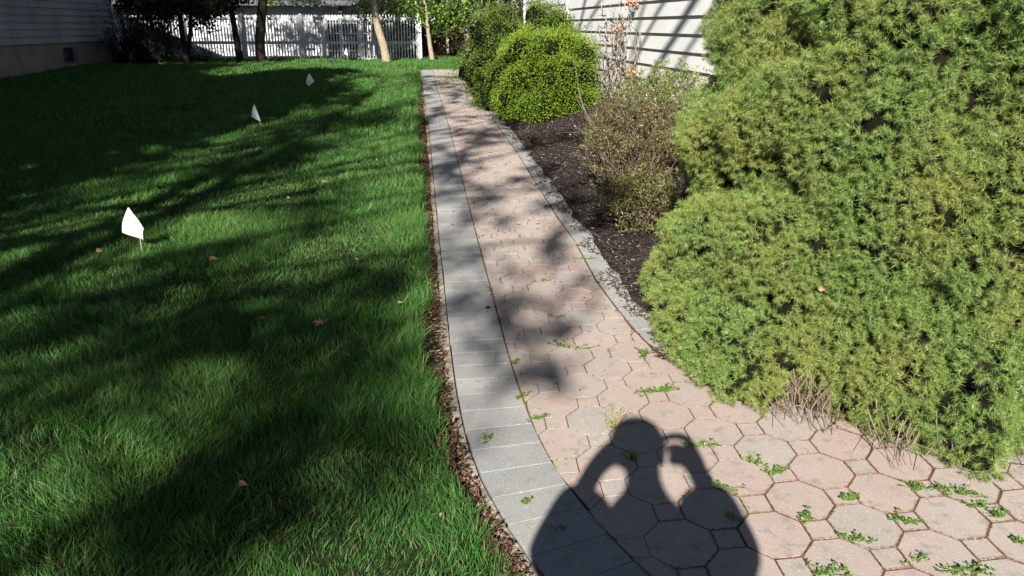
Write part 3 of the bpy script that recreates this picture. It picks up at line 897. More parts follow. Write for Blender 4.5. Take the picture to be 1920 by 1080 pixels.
# thicket behind: many leaves and twigs nobody could count
lb = MB()
for k in range(150):
    px = random.uniform(690, 985); Yd = random.uniform(28, 34); py = random.uniform(-30, 100)
    q = atY(px, py, Yd)
    if q.z < .5: q.z = .5
    if px < 800 and Yd < 31: continue
    lb.add(*clump(q, .7, 100, .10, .07))
for k in range(60):
    q = atY(random.uniform(680, 800), random.uniform(-10, 40), random.uniform(26.6, 28.8)); lb.add(*clump(q, .45, 90, .09, .065))
for k in range(50):
    q = atY(random.uniform(735, 800), random.uniform(30, 110), random.uniform(27.0, 28.8)); q.z = max(q.z, .5); lb.add(*clump(q, .4, 80, .09, .065))
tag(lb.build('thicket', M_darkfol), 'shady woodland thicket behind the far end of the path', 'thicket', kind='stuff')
lb = MB()
for k in range(26):
    px = random.uniform(815, 935); q = atY(px, random.uniform(60, 112) if px < 865 else random.uniform(20, 75), random.uniform(26.8, 28)); q.z = max(q.z, .5)
    lb.add(*clump(q, .3, 34, .07, .05))
tag(lb.build('brown_undergrowth', M_brownfol), 'reddish brown undergrowth below the green leaves beyond the path', 'undergrowth', kind='stuff')
far = MB()
for k in range(110):
    a_ = random.uniform(-40, 40)
    far.add(*clump((a_, random.uniform(44, 50), random.uniform(1, 9)), 4.0, 130, .7, .5))
tag(far.build('far_trees', M_darkfol), 'dark tree line far behind the garage and thicket', 'trees', kind='stuff')

# ---- dark leafless shrub against the left house
def twiggy(label, c, r, h, ntw, m, leafm, nleaf, leafsz=.03, name='shrub', cat='shrub', group=None, rad=.006, spread=1.0, skew=(0, 0), leaf_lo=.3, tipcl=3):
    base = Vector((c[0], c[1], zg1(c[0], c[1])))
    t = empty(name, base, label, cat, group)
    tw = MB(); LP = []; LD = []
    for k in range(ntw):
        a_ = random.uniform(0, 2 * math.pi); q = random.random() ** .5
        hh = h * (1 - .35 * q * q) * random.uniform(.7, 1.05)
        e = base + Vector((math.cos(a_) * r * q * spread + skew[0], math.sin(a_) * r * q * spread + skew[1], hh))
        s = base + Vector((math.cos(a_) * r * .25 * q, math.sin(a_) * r * .25 * q, -.02))
        p = limb_path(s, e, .0, 6, .22)
        tw.tube(p, [rad, rad * .85, rad * .7, rad * .55, rad * .4, rad * .25], 4, False)
        for j in range(5):
            s2 = p[random.randint(1, 5)]
            e2 = s2 + Vector((random.gauss(0, 1), random.gauss(0, 1), abs(random.gauss(.6, .6)))) * r * .22
            tw.tube([s2, s2.lerp(e2, .5) + Vector((random.gauss(0, .01), random.gauss(0, .01), .01)), e2], [rad * .5, rad * .35, rad * .2], 3, False)
            if (e2.z - base.z) / h > leaf_lo:
                LP.append(e2); LP.append(s2.lerp(e2, .6))
        LP.append(e)
    tw.build('twigs', m, t)
    if nleaf and LP:
        LPa = np.array([tuple(v) for v in LP]); ii = rng.integers(0, len(LPa), nleaf)
        P = LPa[ii] + rng.normal(size=(nleaf, 3)) * leafsz * .5
        D = rng.normal(size=(nleaf, 3)) + np.array([0, -.2, .8])
        v, tt = leaves(P, D, leafsz * (.6 + .7 * rng.random(nleaf)), leafsz * .4 * (.7 + .6 * rng.random(nleaf)))
        lb = MB(); lb.add(v, tt); lb.build('foliage', leafm, t)
    return t
c_ = at(285, 121); twiggy('tall dark twiggy shrub crowding the corner of the shaded house', (c_.x, 23.2), 1.0, 2.1, 190, M_bark_shade, M_darkfol, 4600, .055, group='dark shrubs below the left trees', rad=.010)
c_ = at(310, 121); twiggy('low dense dark shrub at the foot of the twin trunks', (c_.x, 22.4), .85, .95, 130, M_bark_shade, M_darkfol, 5200, .055, group='dark shrubs below the left trees', rad=.008, leaf_lo=0)
c_ = at(232, 121); twiggy('dark bush hugging the foundation of the shaded house', (c_.x, 23.0), .42, .95, 70, M_bark_shade, M_darkfol, 1700, .055, group='dark shrubs below the left trees', rad=.008, leaf_lo=0)
c_ = at(385, 118); twiggy('low bare brush between the twin trunks and the fence', (c_.x, 23.6), .8, .5, 60, M_bark_shade, M_darkfol, 500, .05, group='dark shrubs below the left trees', rad=.007)

# ---- boxwoods
def boxwood(label, c, r, h, n, m, seed):
    base = Vector((c[0], c[1], zg1(c[0], c[1])))
    t = empty('boxwood', base, label, 'shrub', 'clipped boxwoods between path and house')
    rs = np.random.default_rng(seed)
    lob = []
    for k in range(170):
        a_ = rs.random() * 2 * np.pi; zz = rs.random() if k % 4 else rs.random() * .22
        rr = r * np.sqrt(max(0, 1 - (abs(zz - .42) / .62) ** 2.6)) * ((.54 + .48 * float(fnoise(a_ * 2.5 + seed, zz * 3.0)) + .06 * rs.random()) if k % 5 else rs.random() ** .5 * .7)
        lob.append((base.x + math.cos(a_) * rr, base.y + math.sin(a_) * rr, base.z + .06 + zz * h * .88, (.14 + .12 * rs.random()) * r / .8))
    lob = np.array(lob)
    li = rs.integers(0, len(lob), n)
    d = unit(rs.normal(size=(n, 3)) + np.array([-.15, -.45, .35]))
    rad = lob[li, 3] * (.72 + .34 * rs.random(n))
    P = lob[li, :3] + d * rad[:, None]
    out = unit(P - np.array([base.x, base.y, base.z + h * .4]))
    D = d * .6 + out * .4 + rs.normal(size=(n, 3)) * .45 + np.array([0, 0, .3])
    v, tt = leaves(P, D, .024 * (.7 + .7 * rs.random(n)), .017 * (.7 + .6 * rs.random(n)), .15, up=np.array([[-.2, -.6, 1.0]]))
    lb = MB(); lb.add(v, tt)
    # sprigs that break the outline
    for k in range(420):
        i_ = rs.integers(0, len(lob)); dd = unit(rs.normal(size=3) + np.array([0, -.2, 1.0]))
        s = lob[i_, :3] + dd * lob[i_, 3]
        q = s + dd * np.linspace(0, .06 + .12 * rs.random(), 14)[:, None]
        lb.add(*leaves(q, dd * .6 + rs.normal(size=(14, 3)), .02, .014))
    fo = lb.build('foliage', m, t)
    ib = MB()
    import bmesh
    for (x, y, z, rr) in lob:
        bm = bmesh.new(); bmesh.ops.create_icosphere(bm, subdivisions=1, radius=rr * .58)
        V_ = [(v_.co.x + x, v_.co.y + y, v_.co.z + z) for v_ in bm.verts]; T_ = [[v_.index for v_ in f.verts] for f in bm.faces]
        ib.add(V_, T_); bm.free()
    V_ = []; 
    ib.build('shade_core', M_leafin, t)  # solid dark filler, reads as shade between the leaves
    st = MB()
    for k in range(7):
        a_ = k * .9; st.tube([base + Vector((math.cos(a_) * .08, math.sin(a_) * .08, -.03)), base + Vector((math.cos(a_) * .2 * r, math.sin(a_) * .2 * r, h * .4))], [.018, .012], 6)
    st.build('stem', M_bark_shade, t)
    return t
boxwood('deep green boxwood, the rear and taller one, beside the far path', (.22, 12.7), .95, 1.50, 60000, M_boxd, 3)
boxwood('bright yellow-green boxwood, the front one, overhanging the mulch', (.50, 11.35), .76, 1.12, 64000, M_box, 4)

# ---- azaleas and other small shrubs in the bed
c_ = atg(1175, 470); 
twiggy('brown twiggy azalea with sparse small leaves, tallest beside the mulch', (1.02, 6.45), .43, .78, 280, M_twig, M_azal, 18000, .028, name='azalea', group='azaleas in the mulch bed', rad=.0035, leaf_lo=.25)
twiggy('low azalea with sparse small leaves at the foot of the spruce', (.93, 5.55), .30, .40, 120, M_twig, M_azal, 8500, .030, name='azalea', group='azaleas in the mulch bed', rad=.003, leaf_lo=.1)
twiggy('azalea with yellow tipped shoots close to the white wall', (1.50, 7.7), .50, .80, 130, M_twig, M_azalg, 8000, .030, name='azalea', group='azaleas in the mulch bed', rad=.0035, leaf_lo=.3)
twiggy('small reddish brown azalea behind the tall one near the vine foot', (1.12, 8.6), .32, .42, 80, M_twig, M_brownfol, 900, .024, name='azalea', group='azaleas in the mulch bed', rad=.003, leaf_lo=.2)
twiggy('dark broad-leaved evergreen shrub standing against the white wall', (1.62, 9.4), .26, .52, 16, M_twig_dark, M_rhodo, 150, .11, name='rhododendron', rad=.006, leaf_lo=.3)

# bare stem and dry vine
st = empty('bare_stem', atg(1113, 242), 'thin bare forked stem leaning in front of the bright boxwood', 'stem')
mb = MB(); b0 = atg(1113, 242); yy = b0.y
pp = [b0, atY(1103, 222, yy + .03), atY(1092, 196, yy + .06), atY(1084, 165, yy + .05), atY(1080, 130, yy + .02), atY(1074, 108, yy)]
mb.tube(pp, [.009, .008, .007, .006, .004, .003], 6); mb.tube([pp[1], atY(1085, 192, yy - .04), atY(1077, 172, yy - .07)], [.006, .004, .002], 5)
mb.build('branch', M_twig, st)
def wallpt(px, py, off=.06):
    rx, ry, rz = ray(px, py)
    # wall line: x = 1.39 + 12.9*.1317 - .1317 y - off
    k = 1.39 + 12.9 * .1317 - off
    t = k / (rx + .1317 * ry); return Vector((rx * t, ry * t, CAMH + rz * t))
vn = empty('dry_vine', wallpt(1155, 205), 'dry leafless vine climbing the white wall between the bushes', 'vine')
mb = MB(); tipsv = []
vb = wallpt(1150, 212)
for k in range(17):
    x = 1148 + random.gauss(0, 20); y = 208; pts = []
    drift = random.gauss(0, 3.0)
    tgt = random.choice([1168, 1172, 1176, 1160, 1180, 1145])
    for j in range(random.randint(8, 19)):
        pts.append(wallpt(x, y, .03 + .07 * random.random()))
        s_ = (208 - y) / 208
        x += (tgt + 14 * math.sin(y * .05 + k) - x) * .13 + random.gauss(0, 6.5); y -= random.uniform(10, 17)
    r0 = random.choice([.014, .009, .006, .005, .004]); n_ = len(pts)
    mb.tube(pts, [r0 * (1 - .6 * i / n_) for i in range(n_)], 5, False); tipsv += pts[2:]
for p in tipsv:
    if random.random() < .7:
        for _ in range(2):
            e = p + Vector((-abs(random.gauss(0, .04)), random.gauss(0, .13), random.gauss(0.02, .10))); mb.tube([p, p.lerp(e, .5) + Vector((0, random.gauss(0, .02), .01)), e], [.003, .0025, .0015], 3, False)
for k in range(9):   # outlying shoots left of the main tangle
    x = random.uniform(1105, 1150); y = random.uniform(150, 205); pts = []
    for j in range(9): pts.append(wallpt(x, y, .05 + .2 * random.random())); x += random.gauss(-2, 4); y -= 15
    mb.tube(pts, .004, 4, False)
mb.build('stems', plain('vine_stem', (.33, .29, .25), (.19, .16, .135), 12, .85, .2), vn)
lb = MB(); n_ = 70; ii = rng.integers(0, len(tipsv), n_)
P = np.array([tuple(v) for v in tipsv])[ii] + rng.normal(size=(n_, 3)) * np.array([.02, .06, .05])
lb.add(*leaves(P, rng.normal(size=(n_, 3)), .035, .022)); 
for (px, py) in ((1185, 135), (1160, 55), (1188, 4)):
    lb.add(*clump(wallpt(px, py, .08), .09, 60, .045, .03))
lb.build('dead_leaves', M_oak, vn)
tw = empty('dark_twigs', wallpt(1105, 190, .5), 'upright dark twigs with shrivelled buds between boxwood and vine', 'twigs')
mb = MB()
for (x0, x1) in ((1108, 1100), (1112, 1118), (1105, 1090), (1122, 1126), (1130, 1140)):
    pts = [wallpt(x0 + (x1 - x0) * s + random.gauss(0, 1.5), 215 - 165 * s * random.uniform(.9, 1), .45 - .2 * s) for s in np.linspace(0, 1, 8)]
    mb.tube(pts, [.006, .006, .005, .005, .004, .004, .003, .002], 5)
    for p in pts[3:]:
        for _ in range(2):
            e = p + Vector((random.gauss(0, .04), random.gauss(0, .04), .07)); mb.tube([p, e], [.003, .002], 4)
            mb.add(*clump(e, .03, 5, .03, .015))
mb.build('twigs', M_twig_dark, tw)

# ---- the big spruce
SC = Vector((2.46, 4.05, 0))
PZ = [0, .06, .3, .6, .9, 1.3, 1.7, 2.05, 2.35, 2.55]; PR = [1.50, 1.52, 1.46, 1.40, 1.36, 1.31, 1.21, .98, .56, .05]
sp = empty('spruce', (SC.x, SC.y, 0), 'huge dense light green dwarf spruce spilling over the right side of the path', 'spruce')
rs = np.random.default_rng(21)
lobes = []
tries = 0
while len(lobes) < 760 and tries < 60000:
    tries += 1
    z = rs.random() * 2.5; a_ = rs.random() * 2 * np.pi
    rr = np.interp(z, PZ, PR)
    if rs.random() > rr / 1.75 + .05: continue
    lr = .12 + .13 * rs.random() ** 1.2
    ro = rr - lr * .85 + rs.normal() * .03 + .36 * (.60 - abs(2 * float(vnoise(a_ * 3.4 + 11, z * 4.2)) - 1)) - .02
    c = (SC.x + math.cos(a_) * ro, SC.y + math.sin(a_) * ro, max(z, lr * .72 + .03))
    ok = all((c[0] - l[0]) ** 2 + (c[1] - l[1]) ** 2 + (c[2] - l[2]) ** 2 > (.38 * (lr + l[3])) ** 2 for l in lobes)
    if ok: lobes.append((*c, lr))
for (px, py, r_) in ((1838, 905, .075), (1232, 600, .10), (1235, 650, .09), (1260, 690, .10), (1300, 722, .10), (1345, 748, .10), (1390, 772, .10), (1432, 782, .08), (1500, 745, .11), (1560, 765, .11), (1610, 800, .10),
                     (1660, 828, .10), (1715, 850, .10), (1770, 868, .09), (1870, 862, .10), (1930, 868, .11), (1990, 870, .12)):
    q = at(px, py); q.x += (r_ * .75) if px < 1270 else (.06 if px < 1320 else 0)
    lobes.append((q.x + .02, q.y + r_ * .9, q.z + r_ * .75, r_))
    lobes.append((q.x + .06 + rs.normal() * .03, q.y + r_ * 1.9, q.z + r_ * 1.7, r_ * 1.25))
    lobes.append((q.x + .12 + rs.normal() * .03, q.y + r_ * 3.0, q.z + r_ * 2.0, r_ * 1.3))
lobes = np.array(lobes)
print('lobes', len(lobes))
def inside_count(P, skip, k=.84):
    ins = np.zeros(len(P), bool)
    for i, l in enumerate(lobes):
        d2 = ((P - l[:3]) ** 2).sum(1)
        ins |= (d2 < (l[3] * k) ** 2) & (skip != i)
    return ins
P_all = []; N_all = []
camv = np.array([0, 0, CAMH])
for i, l in enumerate(lobes):
    n_ = int(4 * math.pi * l[3] ** 2 / .00056)
    d = unit(rs.normal(size=(n_, 3)))
    d[:, 2] *= .85
    P = l[:3] + d * l[3] * (1 + rs.normal(size=(n_, 1)) * .05)
    tocam = unit(camv - P); face = (d * tocam).sum(1)
    leftside = (P[:, 0] < SC.x + .6) | (P[:, 1] < SC.y)
    keep = (face > -.35) & leftside
    keep |= rs.random(n_) < .16
    hull = unit(P - np.array([SC.x, SC.y, .7]))
    keep &= (d * hull).sum(1) > -.35
    keep &= P[:, 2] > .012
    u_ = np.arctan2(P[:, 1] - SC.y, P[:, 0] - SC.x) * 1.5
    keep &= fnoise(u_ * 6.5 + 3, P[:, 2] * 9.5 + 4, 2) < .83
    P, d = P[keep], d[keep]
    P = P + d * (rs.random((len(P), 1)) ** 2 * .035 - np.where(rs.random((len(P), 1)) < .42, .055 * rs.random((len(P), 1)) + .01, 0))
    ins = inside_count(P, i); P_all.append(P[~ins]); N_all.append(d[~ins])
P = np.concatenate(P_all); N = np.concatenate(N_all)
print('shoots', len(P)); open('/tmp/info.txt', 'w').write(str((len(P), len(lobes)))) if False else None
ns = len(P)
hull = unit(P - np.array([SC.x, SC.y, .6]))
A_ = unit(N * .8 + hull * .4 + rs.normal(size=(ns, 3)) * .38 + np.array([0, 0, .15]))
K = 34
along = rs.random((ns, K)) ** .8
base = P[:, None, :] + A_[:, None, :] * ((along - .75) * .026)[..., None]
rd = unit(rs.normal(size=(ns, K, 3)))
rd = unit(rd - A_[:, None, :] * (rd * A_[:, None, :]).sum(-1, keepdims=True))
sp_ang = (1.5 - along * .72)[..., None]
D = A_[:, None, :] * np.cos(sp_ang) + rd * np.sin(sp_ang)
Ln = (.0205 + .008 * rs.random((ns, K)))
Vn, Tn = needles(base.reshape(-1, 3), D.reshape(-1, 3), Ln.reshape(-1), (.0017 + .0005 * rs.random(ns * K)))
mb = MB(); mb.add(Vn, Tn); mb.build('needles', M_sprig, sp)
import bmesh
def ico(mb, c, r, sub=1, sz=1.0, rn=0):
    bm = bmesh.new(); bmesh.ops.create_icosphere(bm, subdivisions=sub, radius=1)
    V_ = [(v_.co.x * r * (1 + random.gauss(0, rn)) + c[0], v_.co.y * r * (1 + random.gauss(0, rn)) + c[1], v_.co.z * r * sz + c[2]) for v_ in bm.verts]
    T_ = [[v_.index for v_ in f.verts] for f in bm.faces]; mb.add(V_, T_); bm.free()
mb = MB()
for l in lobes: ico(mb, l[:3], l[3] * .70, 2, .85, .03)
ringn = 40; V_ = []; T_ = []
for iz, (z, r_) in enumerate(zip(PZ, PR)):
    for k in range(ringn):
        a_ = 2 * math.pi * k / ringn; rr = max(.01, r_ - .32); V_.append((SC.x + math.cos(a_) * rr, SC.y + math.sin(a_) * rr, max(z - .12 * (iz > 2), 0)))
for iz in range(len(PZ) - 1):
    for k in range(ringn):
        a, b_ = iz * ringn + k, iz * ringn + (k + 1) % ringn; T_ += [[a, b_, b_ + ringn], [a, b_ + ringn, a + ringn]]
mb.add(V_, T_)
mb.build('shade_core', M_spruce_in, sp, True)  # dark spheres and hull, colour stands in for shade in the gaps
# buds on the tips
bi = rs.random(ns) < .12
mb = MB(); v, t_ = leaves(P[bi] + A_[bi] * .010, A_[bi], .009, .005, .4); mb.add(v, t_); mb.build('buds', M_bud, sp)
# bare twigs hanging out at the foot
mb = MB()
for (px0, px1, py) in ((1450, 1570, 790), (1640, 1780, 862)):
    for k in range(44 if px0 == 1450 else 18):
        px = random.uniform(px0, px1); q = at(px, py + (px - px0) * .12 + random.uniform(-30, 25), .0)
        s = q + Vector((random.uniform(-.03, .12), random.uniform(.08, .25), random.uniform(.06, .16)))
        e = q + Vector((random.gauss(0, .03), random.gauss(0, .03), random.uniform(.004, .03)))
        m_ = s.lerp(e, .5) + Vector((random.gauss(0, .02), random.gauss(0, .02), .015))
        mb.tube([s, m_, e], [.0028, .0022, .0012], 4, False)
        for _ in range(2): mb.tube([m_, m_ + Vector((random.gauss(0, .03), random.gauss(-.02, .03), random.gauss(-.02, .02)))], [.0015, .001], 3, False)
mb.build('bare_twigs', M_twig, sp)
# fallen needles on the paving around the spruce
n = 9000
ang = np.pi + rng.random(n) * np.pi * .62 - .25
rr = 1.55 + np.abs(rng.normal(size=n)) * .10 + .06
x = SC.x + np.cos(ang) * rr; y = SC.y + np.sin(ang) * rr
Pn = np.stack([x, y, zprof(y) + .003 + .012 * rng.random(n) * (rr < 1.78)], 1)
Dn = rng.normal(size=(n, 3)); Dn[:, 2] *= .12
v, t_ = needles(Pn, Dn, .016, .0016)
tag(link('needle_litter', mesh_from('needle_litter', v, t_, leaf_mat('brown_needles', [(0, (.10, .045, .025)), (1, (.26, .13, .07))], .8, .2, 0))), 'rust brown fallen needles on the paving under the spruce', 'litter', kind='stuff')

# ================================================================== SMALL THINGS
# ---- marker flags
def flag(label, tip, left, right, bot, ypos_px, ink=False, Yd=None):
    """four corners of the limp plastic square in pixels, at its own distance"""
    base = at(*ypos_px) if Yd is None else Vector((atY(ypos_px[0], ypos_px[1], Yd).x, Yd, zg1(0, Yd)))
    Yd = base.y
    t = empty('marker_flag', base, label, 'marker flag', 'survey flags standing in the lawn')
    a, b_, c_, d_ = atY(*tip, Yd), atY(*left, Yd), atY(*bot, Yd), atY(*right, Yd)
    w = (d_ - b_).length
    mb = MB(); N_ = 6; V_ = []
    for i in range(N_ + 1):
        for j in range(N_ + 1):
            u, v = i / N_, j / N_
            p = a.lerp(b_, u).lerp(d_.lerp(c_, u), v)
            p = p + Vector((0, -w * (.22 * math.sin(u * math.pi) * (1 - v) - .10 * math.sin(v * 2.6) + .06 * math.sin(5 * u * v)), 0)); V_.append(p)
    T_ = []
    for i in range(N_):
        for j in range(N_):
            q = i * (N_ + 1) + j; T_ += [[q, q + N_ + 1, q + N_ + 2], [q, q + N_ + 2, q + 1]]
    mb.add([tuple(p) for p in V_], T_); sh = mb.build('sheet', M_flag, t, True)
    mb = MB()
    mb.tube([base + Vector((0, 0, -.05)), base + Vector((0, .006, .12)), Vector((c_.x, Yd + .012, c_.z)), Vector((d_.x * .5 + c_.x * .5, Yd + .01, d_.z)), Vector((a.x, Yd + .008, a.z))], .0022, 5)
    mb.build('wire_staff', M_wire, t)
    if ink:
        mb = MB(); cc = (a + b_ + c_ + d_) / 4 - Vector((0, w * .16, 0)); s_ = w * .14
        for k in range(6):
            a_ = k * 1.05; mb.tube([cc + Vector((math.cos(a_) * s_ * .4, 0, math.sin(a_) * s_ * .4)), cc + Vector((math.cos(a_ + .5) * s_, 0, math.sin(a_ + .5) * s_))], s_ * .10, 4)
        mb.build('printed_mark', M_flagink, sh)
flag('nearest and largest white flag, drooping over the sunny lawn', (240, 389), (229, 436), (268, 429), (266.5, 451), (266, 474))
flag('second white flag from the camera, at the edge of the big shadow', (476.5, 195), (471, 219), (488.5, 227), (488, 229), (488, 238))
flag('diamond shaped white flag with a faint blue print, in the shade', (579.5, 137), (573.5, 155), (589, 153), (578, 162), (580, 172), ink=True)
flag('small bluish shaded flag at the crest of the lawn', (622, 108), (618.5, 114), (626, 117), (624, 123), (624, 126), Yd=19.5)
flag('farthest tiny sunlit white flag just before the fence', (649, 90), (645.5, 101), (652, 103), (652.5, 105), (652.5, 112), Yd=22.5)

# ---- dead leaves
def dead_leaf(label, px, py, size, oak=False, lift=.05, m=None):
    p = at(px, py, lift); p.z = zg1(p.x, p.y) + lift
    rr = random.Random(int(px * 7 + py)); n = 14; V_ = [(0, 0, .15)]; a0 = rr.uniform(0, 6.28)
    for k in range(n):
        a_ = 2 * math.pi * k / n; r_ = (.5 + (.28 * math.cos(a_ * 5) if oak else .06 * math.cos(a_ * 3))) * (1 - .25 * abs(math.sin(a_)))
        V_.append((math.cos(a_) * r_, math.sin(a_) * r_ * .8, .22 * abs(math.sin(a_)) + rr.uniform(0, .12)))
    Mx = Matrix.Rotation(a0, 3, 'Z') @ Matrix.Rotation(rr.uniform(.1, .7), 3, 'X')
    mb = MB(); mb.add([tuple(Mx @ (Vector(v) * size) + p) for v in V_], [[0, i + 1, (i + 1) % n + 1] for i in range(n)])
    mb.tube([p + Mx @ Vector((size * .4, 0, size * .15)), p + Mx @ Vector((size * .95, size * .1, size * .2))], size * .02, 4)
    o = mb.build('dead_leaf', m or M_dleaf, origin=p); tag(o, label, 'leaf', 'dead leaves scattered on lawn and paving')
for args in [('orange-brown leaf at the left edge of the lawn below the first flag', 42, 491, .07, True), ('pale curled leaf just left of and below the nearest flag', 185, 471, .05),
             ('curled brown and black leaf right of the nearest flag', 399, 487, .055), ('tan leaf on the sunny strip near the path edge', 608, 342, .055),
             ('small tan leaf in the lawn between path and nearest flag', 494, 598, .04), ('reddish leaf in the middle of the lawn, largest near the path', 598, 607, .06, True),
             ('russet leaf low in the lawn beside the litter gap', 649, 667, .045, True), ('tiny tan leaf in the shaded grass at bottom centre left', 455, 908, .035), 
             ('small orange leaf in tall grass by the path at the bottom', 828, 965, .02), ('pale leaf scrap in the middle distance of the lawn', 540, 372, .04),
             ('small leaf scrap near the litter strip in the lawn', 668, 487, .035), ('faint tan leaf by the tall grass near the path', 750, 569, .035)]:
    dead_leaf(*args)
# leaf caught on the spruce
def on_spruce(px, py):
    rx, ry, rz = ray(px, py); d = np.array([rx, ry, rz]); d /= np.linalg.norm(d)
    best = 9
    for l in lobes:
        oc = camv - l[:3]; b_ = (oc * d).sum(); c_ = (oc * oc).sum() - (l[3] * 1.03) ** 2; D_ = b_ * b_ - c_
        if D_ > 0: best = min(best, -b_ - math.sqrt(D_))
    return Vector(camv + d * best)
def place_leaf_obj(label, p, size):
    V_ = [(0, 0, .1)]; n = 10
    for k in range(n):
        a_ = 2 * math.pi * k / n; r_ = .5 + .12 * math.cos(a_ * 3); V_.append((math.cos(a_) * r_, math.sin(a_) * .7 * r_, .2 * abs(math.sin(a_))))
    Mx = Matrix.Rotation(R(60), 3, 'X'); mb = MB(); mb.add([tuple(Mx @ (Vector(v) * size) + p) for v in V_], [[0, i + 1, (i + 1) % n + 1] for i in range(n)])
    tag(mb.build('dead_leaf', M_dleaf, origin=p), label, 'leaf', 'dead leaves scattered on lawn and paving')
place_leaf_obj('tan leaf caught on the front of the spruce', on_spruce(1538, 543) + Vector((0, -.012, .008)), .034)
# dark stone on the border
p = at(915, 578); mb = MB(); ico(mb, (p.x, p.y, p.z + .006), .014, 2, .5, .08); tag(mb.build('pebble', M_mulch, origin=p), 'small dark pebble lying on the grey border stones', 'pebble')

# ---- weeds in the joints
wcount = 0
def weed(label, px, py, spread, n, m=None, dirv=None, h=.02, ls=.011):
    p = at(px, py)
    mb = MB(); st_ = MB(); P_ = []
    dirv = dirv or (1, .0)
    ndir = max(3, n // 9)
    for k in range(ndir):
        a_ = random.uniform(0, 6.28); d_ = Vector((math.cos(a_), math.sin(a_) * .6)) * random.random() * spread * .45 + Vector(dirv) * random.uniform(-.5, .5) * spread
        e = Vector((p.x + d_.x, p.y + d_.y, p.z + random.uniform(.006, h)))
        st_.tube([(p.x + d_.x * .2, p.y + d_.y * .2, p.z - .004), ((p.x + e.x) / 2, (p.y + e.y) / 2, p.z + .006), tuple(e)], [.0013, .0011, .0008], 4, False)
        for j in range(9):
            P_.append(tuple(Vector((p.x + d_.x * .3, p.y + d_.y * .3, p.z + .004)).lerp(e, random.random()))) if j < 4 else P_.append(tuple(e))
    P_ = np.array(P_); k_ = len(P_)
    D_ = rng.normal(size=(k_, 3)) * np.array([1, 1, .35]) + np.array([0, 0, .35])
    v, t_ = leaves(P_ + rng.normal(size=(k_, 3)) * .0025, D_, ls * (.7 + .6 * rng.random(k_)), ls * .75, .1, up=np.array([[0, 0, 1.5]]))
    t = empty('weed', p, label, 'weed', 'weeds growing in the paving joints')
    lb = MB(); lb.add(v, t_); lb.build('leaves', m or M_weed, t); st_.build('stem', M_weed, t)
weeds = [
 ('trailing weed across the pale pavers in mid path', 1075, 655, .17, 110, None, (.8, -.45)),
 ('broad leafy weed at the tip of the spruce edge', 1232, 735, .15, 190, None, (.8, .1)),
 ('leafy tuft below the spruce near the photographer shadow top', 1322, 838, .10, 90, None, (.9, -.3)),
 ('weed tuft on the shaded paver inside the head shadow', 1183, 862, .05, 70, None, (1, .2)),
 ('sprig of weed beside the grey border above the shadow', 1010, 785, .055, 50, None, (.6, .6)),
 ('small weed where pink field meets border, mid path', 979, 745, .045, 36, M_moss, (.5, .9)),
 ('yellowish weed at the border joint higher up the path', 966, 682, .05, 40, M_moss, (.4, 1)),
 ('weed right of the shadow hole between two octagons', 1352, 915, .09, 60, None, (.8, -.6)),
 ('weed row along an octagon joint at right, upper', 1420, 868, .08, 60, None, (.5, -.8)),
 ('bright weed right of the small square paver', 1455, 888, .06, 70, None, (1, .1)),
 ('green cluster in the joint at lower right centre', 1592, 937, .055, 70, None, (1, .1)),
 ('small weed in the open joint lower right', 1512, 972, .05, 60, None, (.3, .9)),
 ('weed between octagons left of the bottom right corner', 1688, 975, .08, 90, None, (.6, -.6)),
 ('dense weed patch below the spruce fringe', 1725, 918, .10, 120, None, (1, -.2)),
 ('weed row under the round spruce tuft', 1790, 925, .12, 130, None, (1, -.2)),
 ('weed chain leading to the right edge of the paving', 1835, 950, .09, 80, None, (1, -.3)),
 ('weed in the joint near the right frame edge', 1872, 968, .06, 60, None, (1, 0)),
 ('weed at the bottom edge left of centre right', 1545, 1075, .10, 80, None, (1, 0)),
 ('weed at the bottom edge near the right corner', 1810, 1072, .09, 110, None, (1, .1)),
 ('weed strip along bottom octagon edge', 1598, 1012, .08, 60, None, (1, -.1)),
 ('weed in bottom joint between two large octagons', 1712, 1052, .06, 50, None, (1, .2)),
 ('weed in the mid path joint near the mulch', 1097, 487, .11, 60, None, (1, 0)),
 ('weed in the pink field, further up the path', 1012, 528, .12, 50, None, (.9, .3)),
 ('weed straddling the grey border joint up the path', 876, 383, .15, 40, None, (.7, .6)),
 ('small weed lying on the grey border up the path', 851, 423, .10, 20, None, (1, .1)),
 ('small green weed growing from the dark mulch', 1017, 281, .20, 60, None, (1, 0)),
 ('tiny weed on pink pavers far up the path', 911, 252, .22, 36, None, (1, 0)),
 ('tiny weed in the far field left of the path centre', 905, 272, .18, 24, None, (1, 0)),
 ('little weed in the lower grey border course', 987, 946, .03, 36, None, (1, .2)),
 ('weed in shade in the lower border joint', 1050, 993, .05, 40, None, (1, .3)),
 ('weed at the left rim of the border course', 905, 828, .05, 30, None, (.6, 1)),
 ('small weed in the pink joint mid path', 1040, 596, .05, 30, None, (1, 0)),
 ('yellow-green weed on the left joint in mid path', 921, 541, .06, 30, M_moss, (.2, 1)),
 ('weed by the bush edge of the path border', 1208, 668, .12, 110, None, (.3, .9)),
 ('weed sprig at right end in sunny bottom corner', 1910, 1018, .04, 36, None, (1, 0)),
 ('weed tuft in shadow near the lower right octagon', 1378, 975, .05, 50, None, (.5, -.8)),
]
for w in weeds:
    w = list(w); w[3] *= 1.25; w[4] = int(w[4] * 1.25); weed(*w, ls=.014 if w[2] < 300 else random.uniform(.008, .0125))
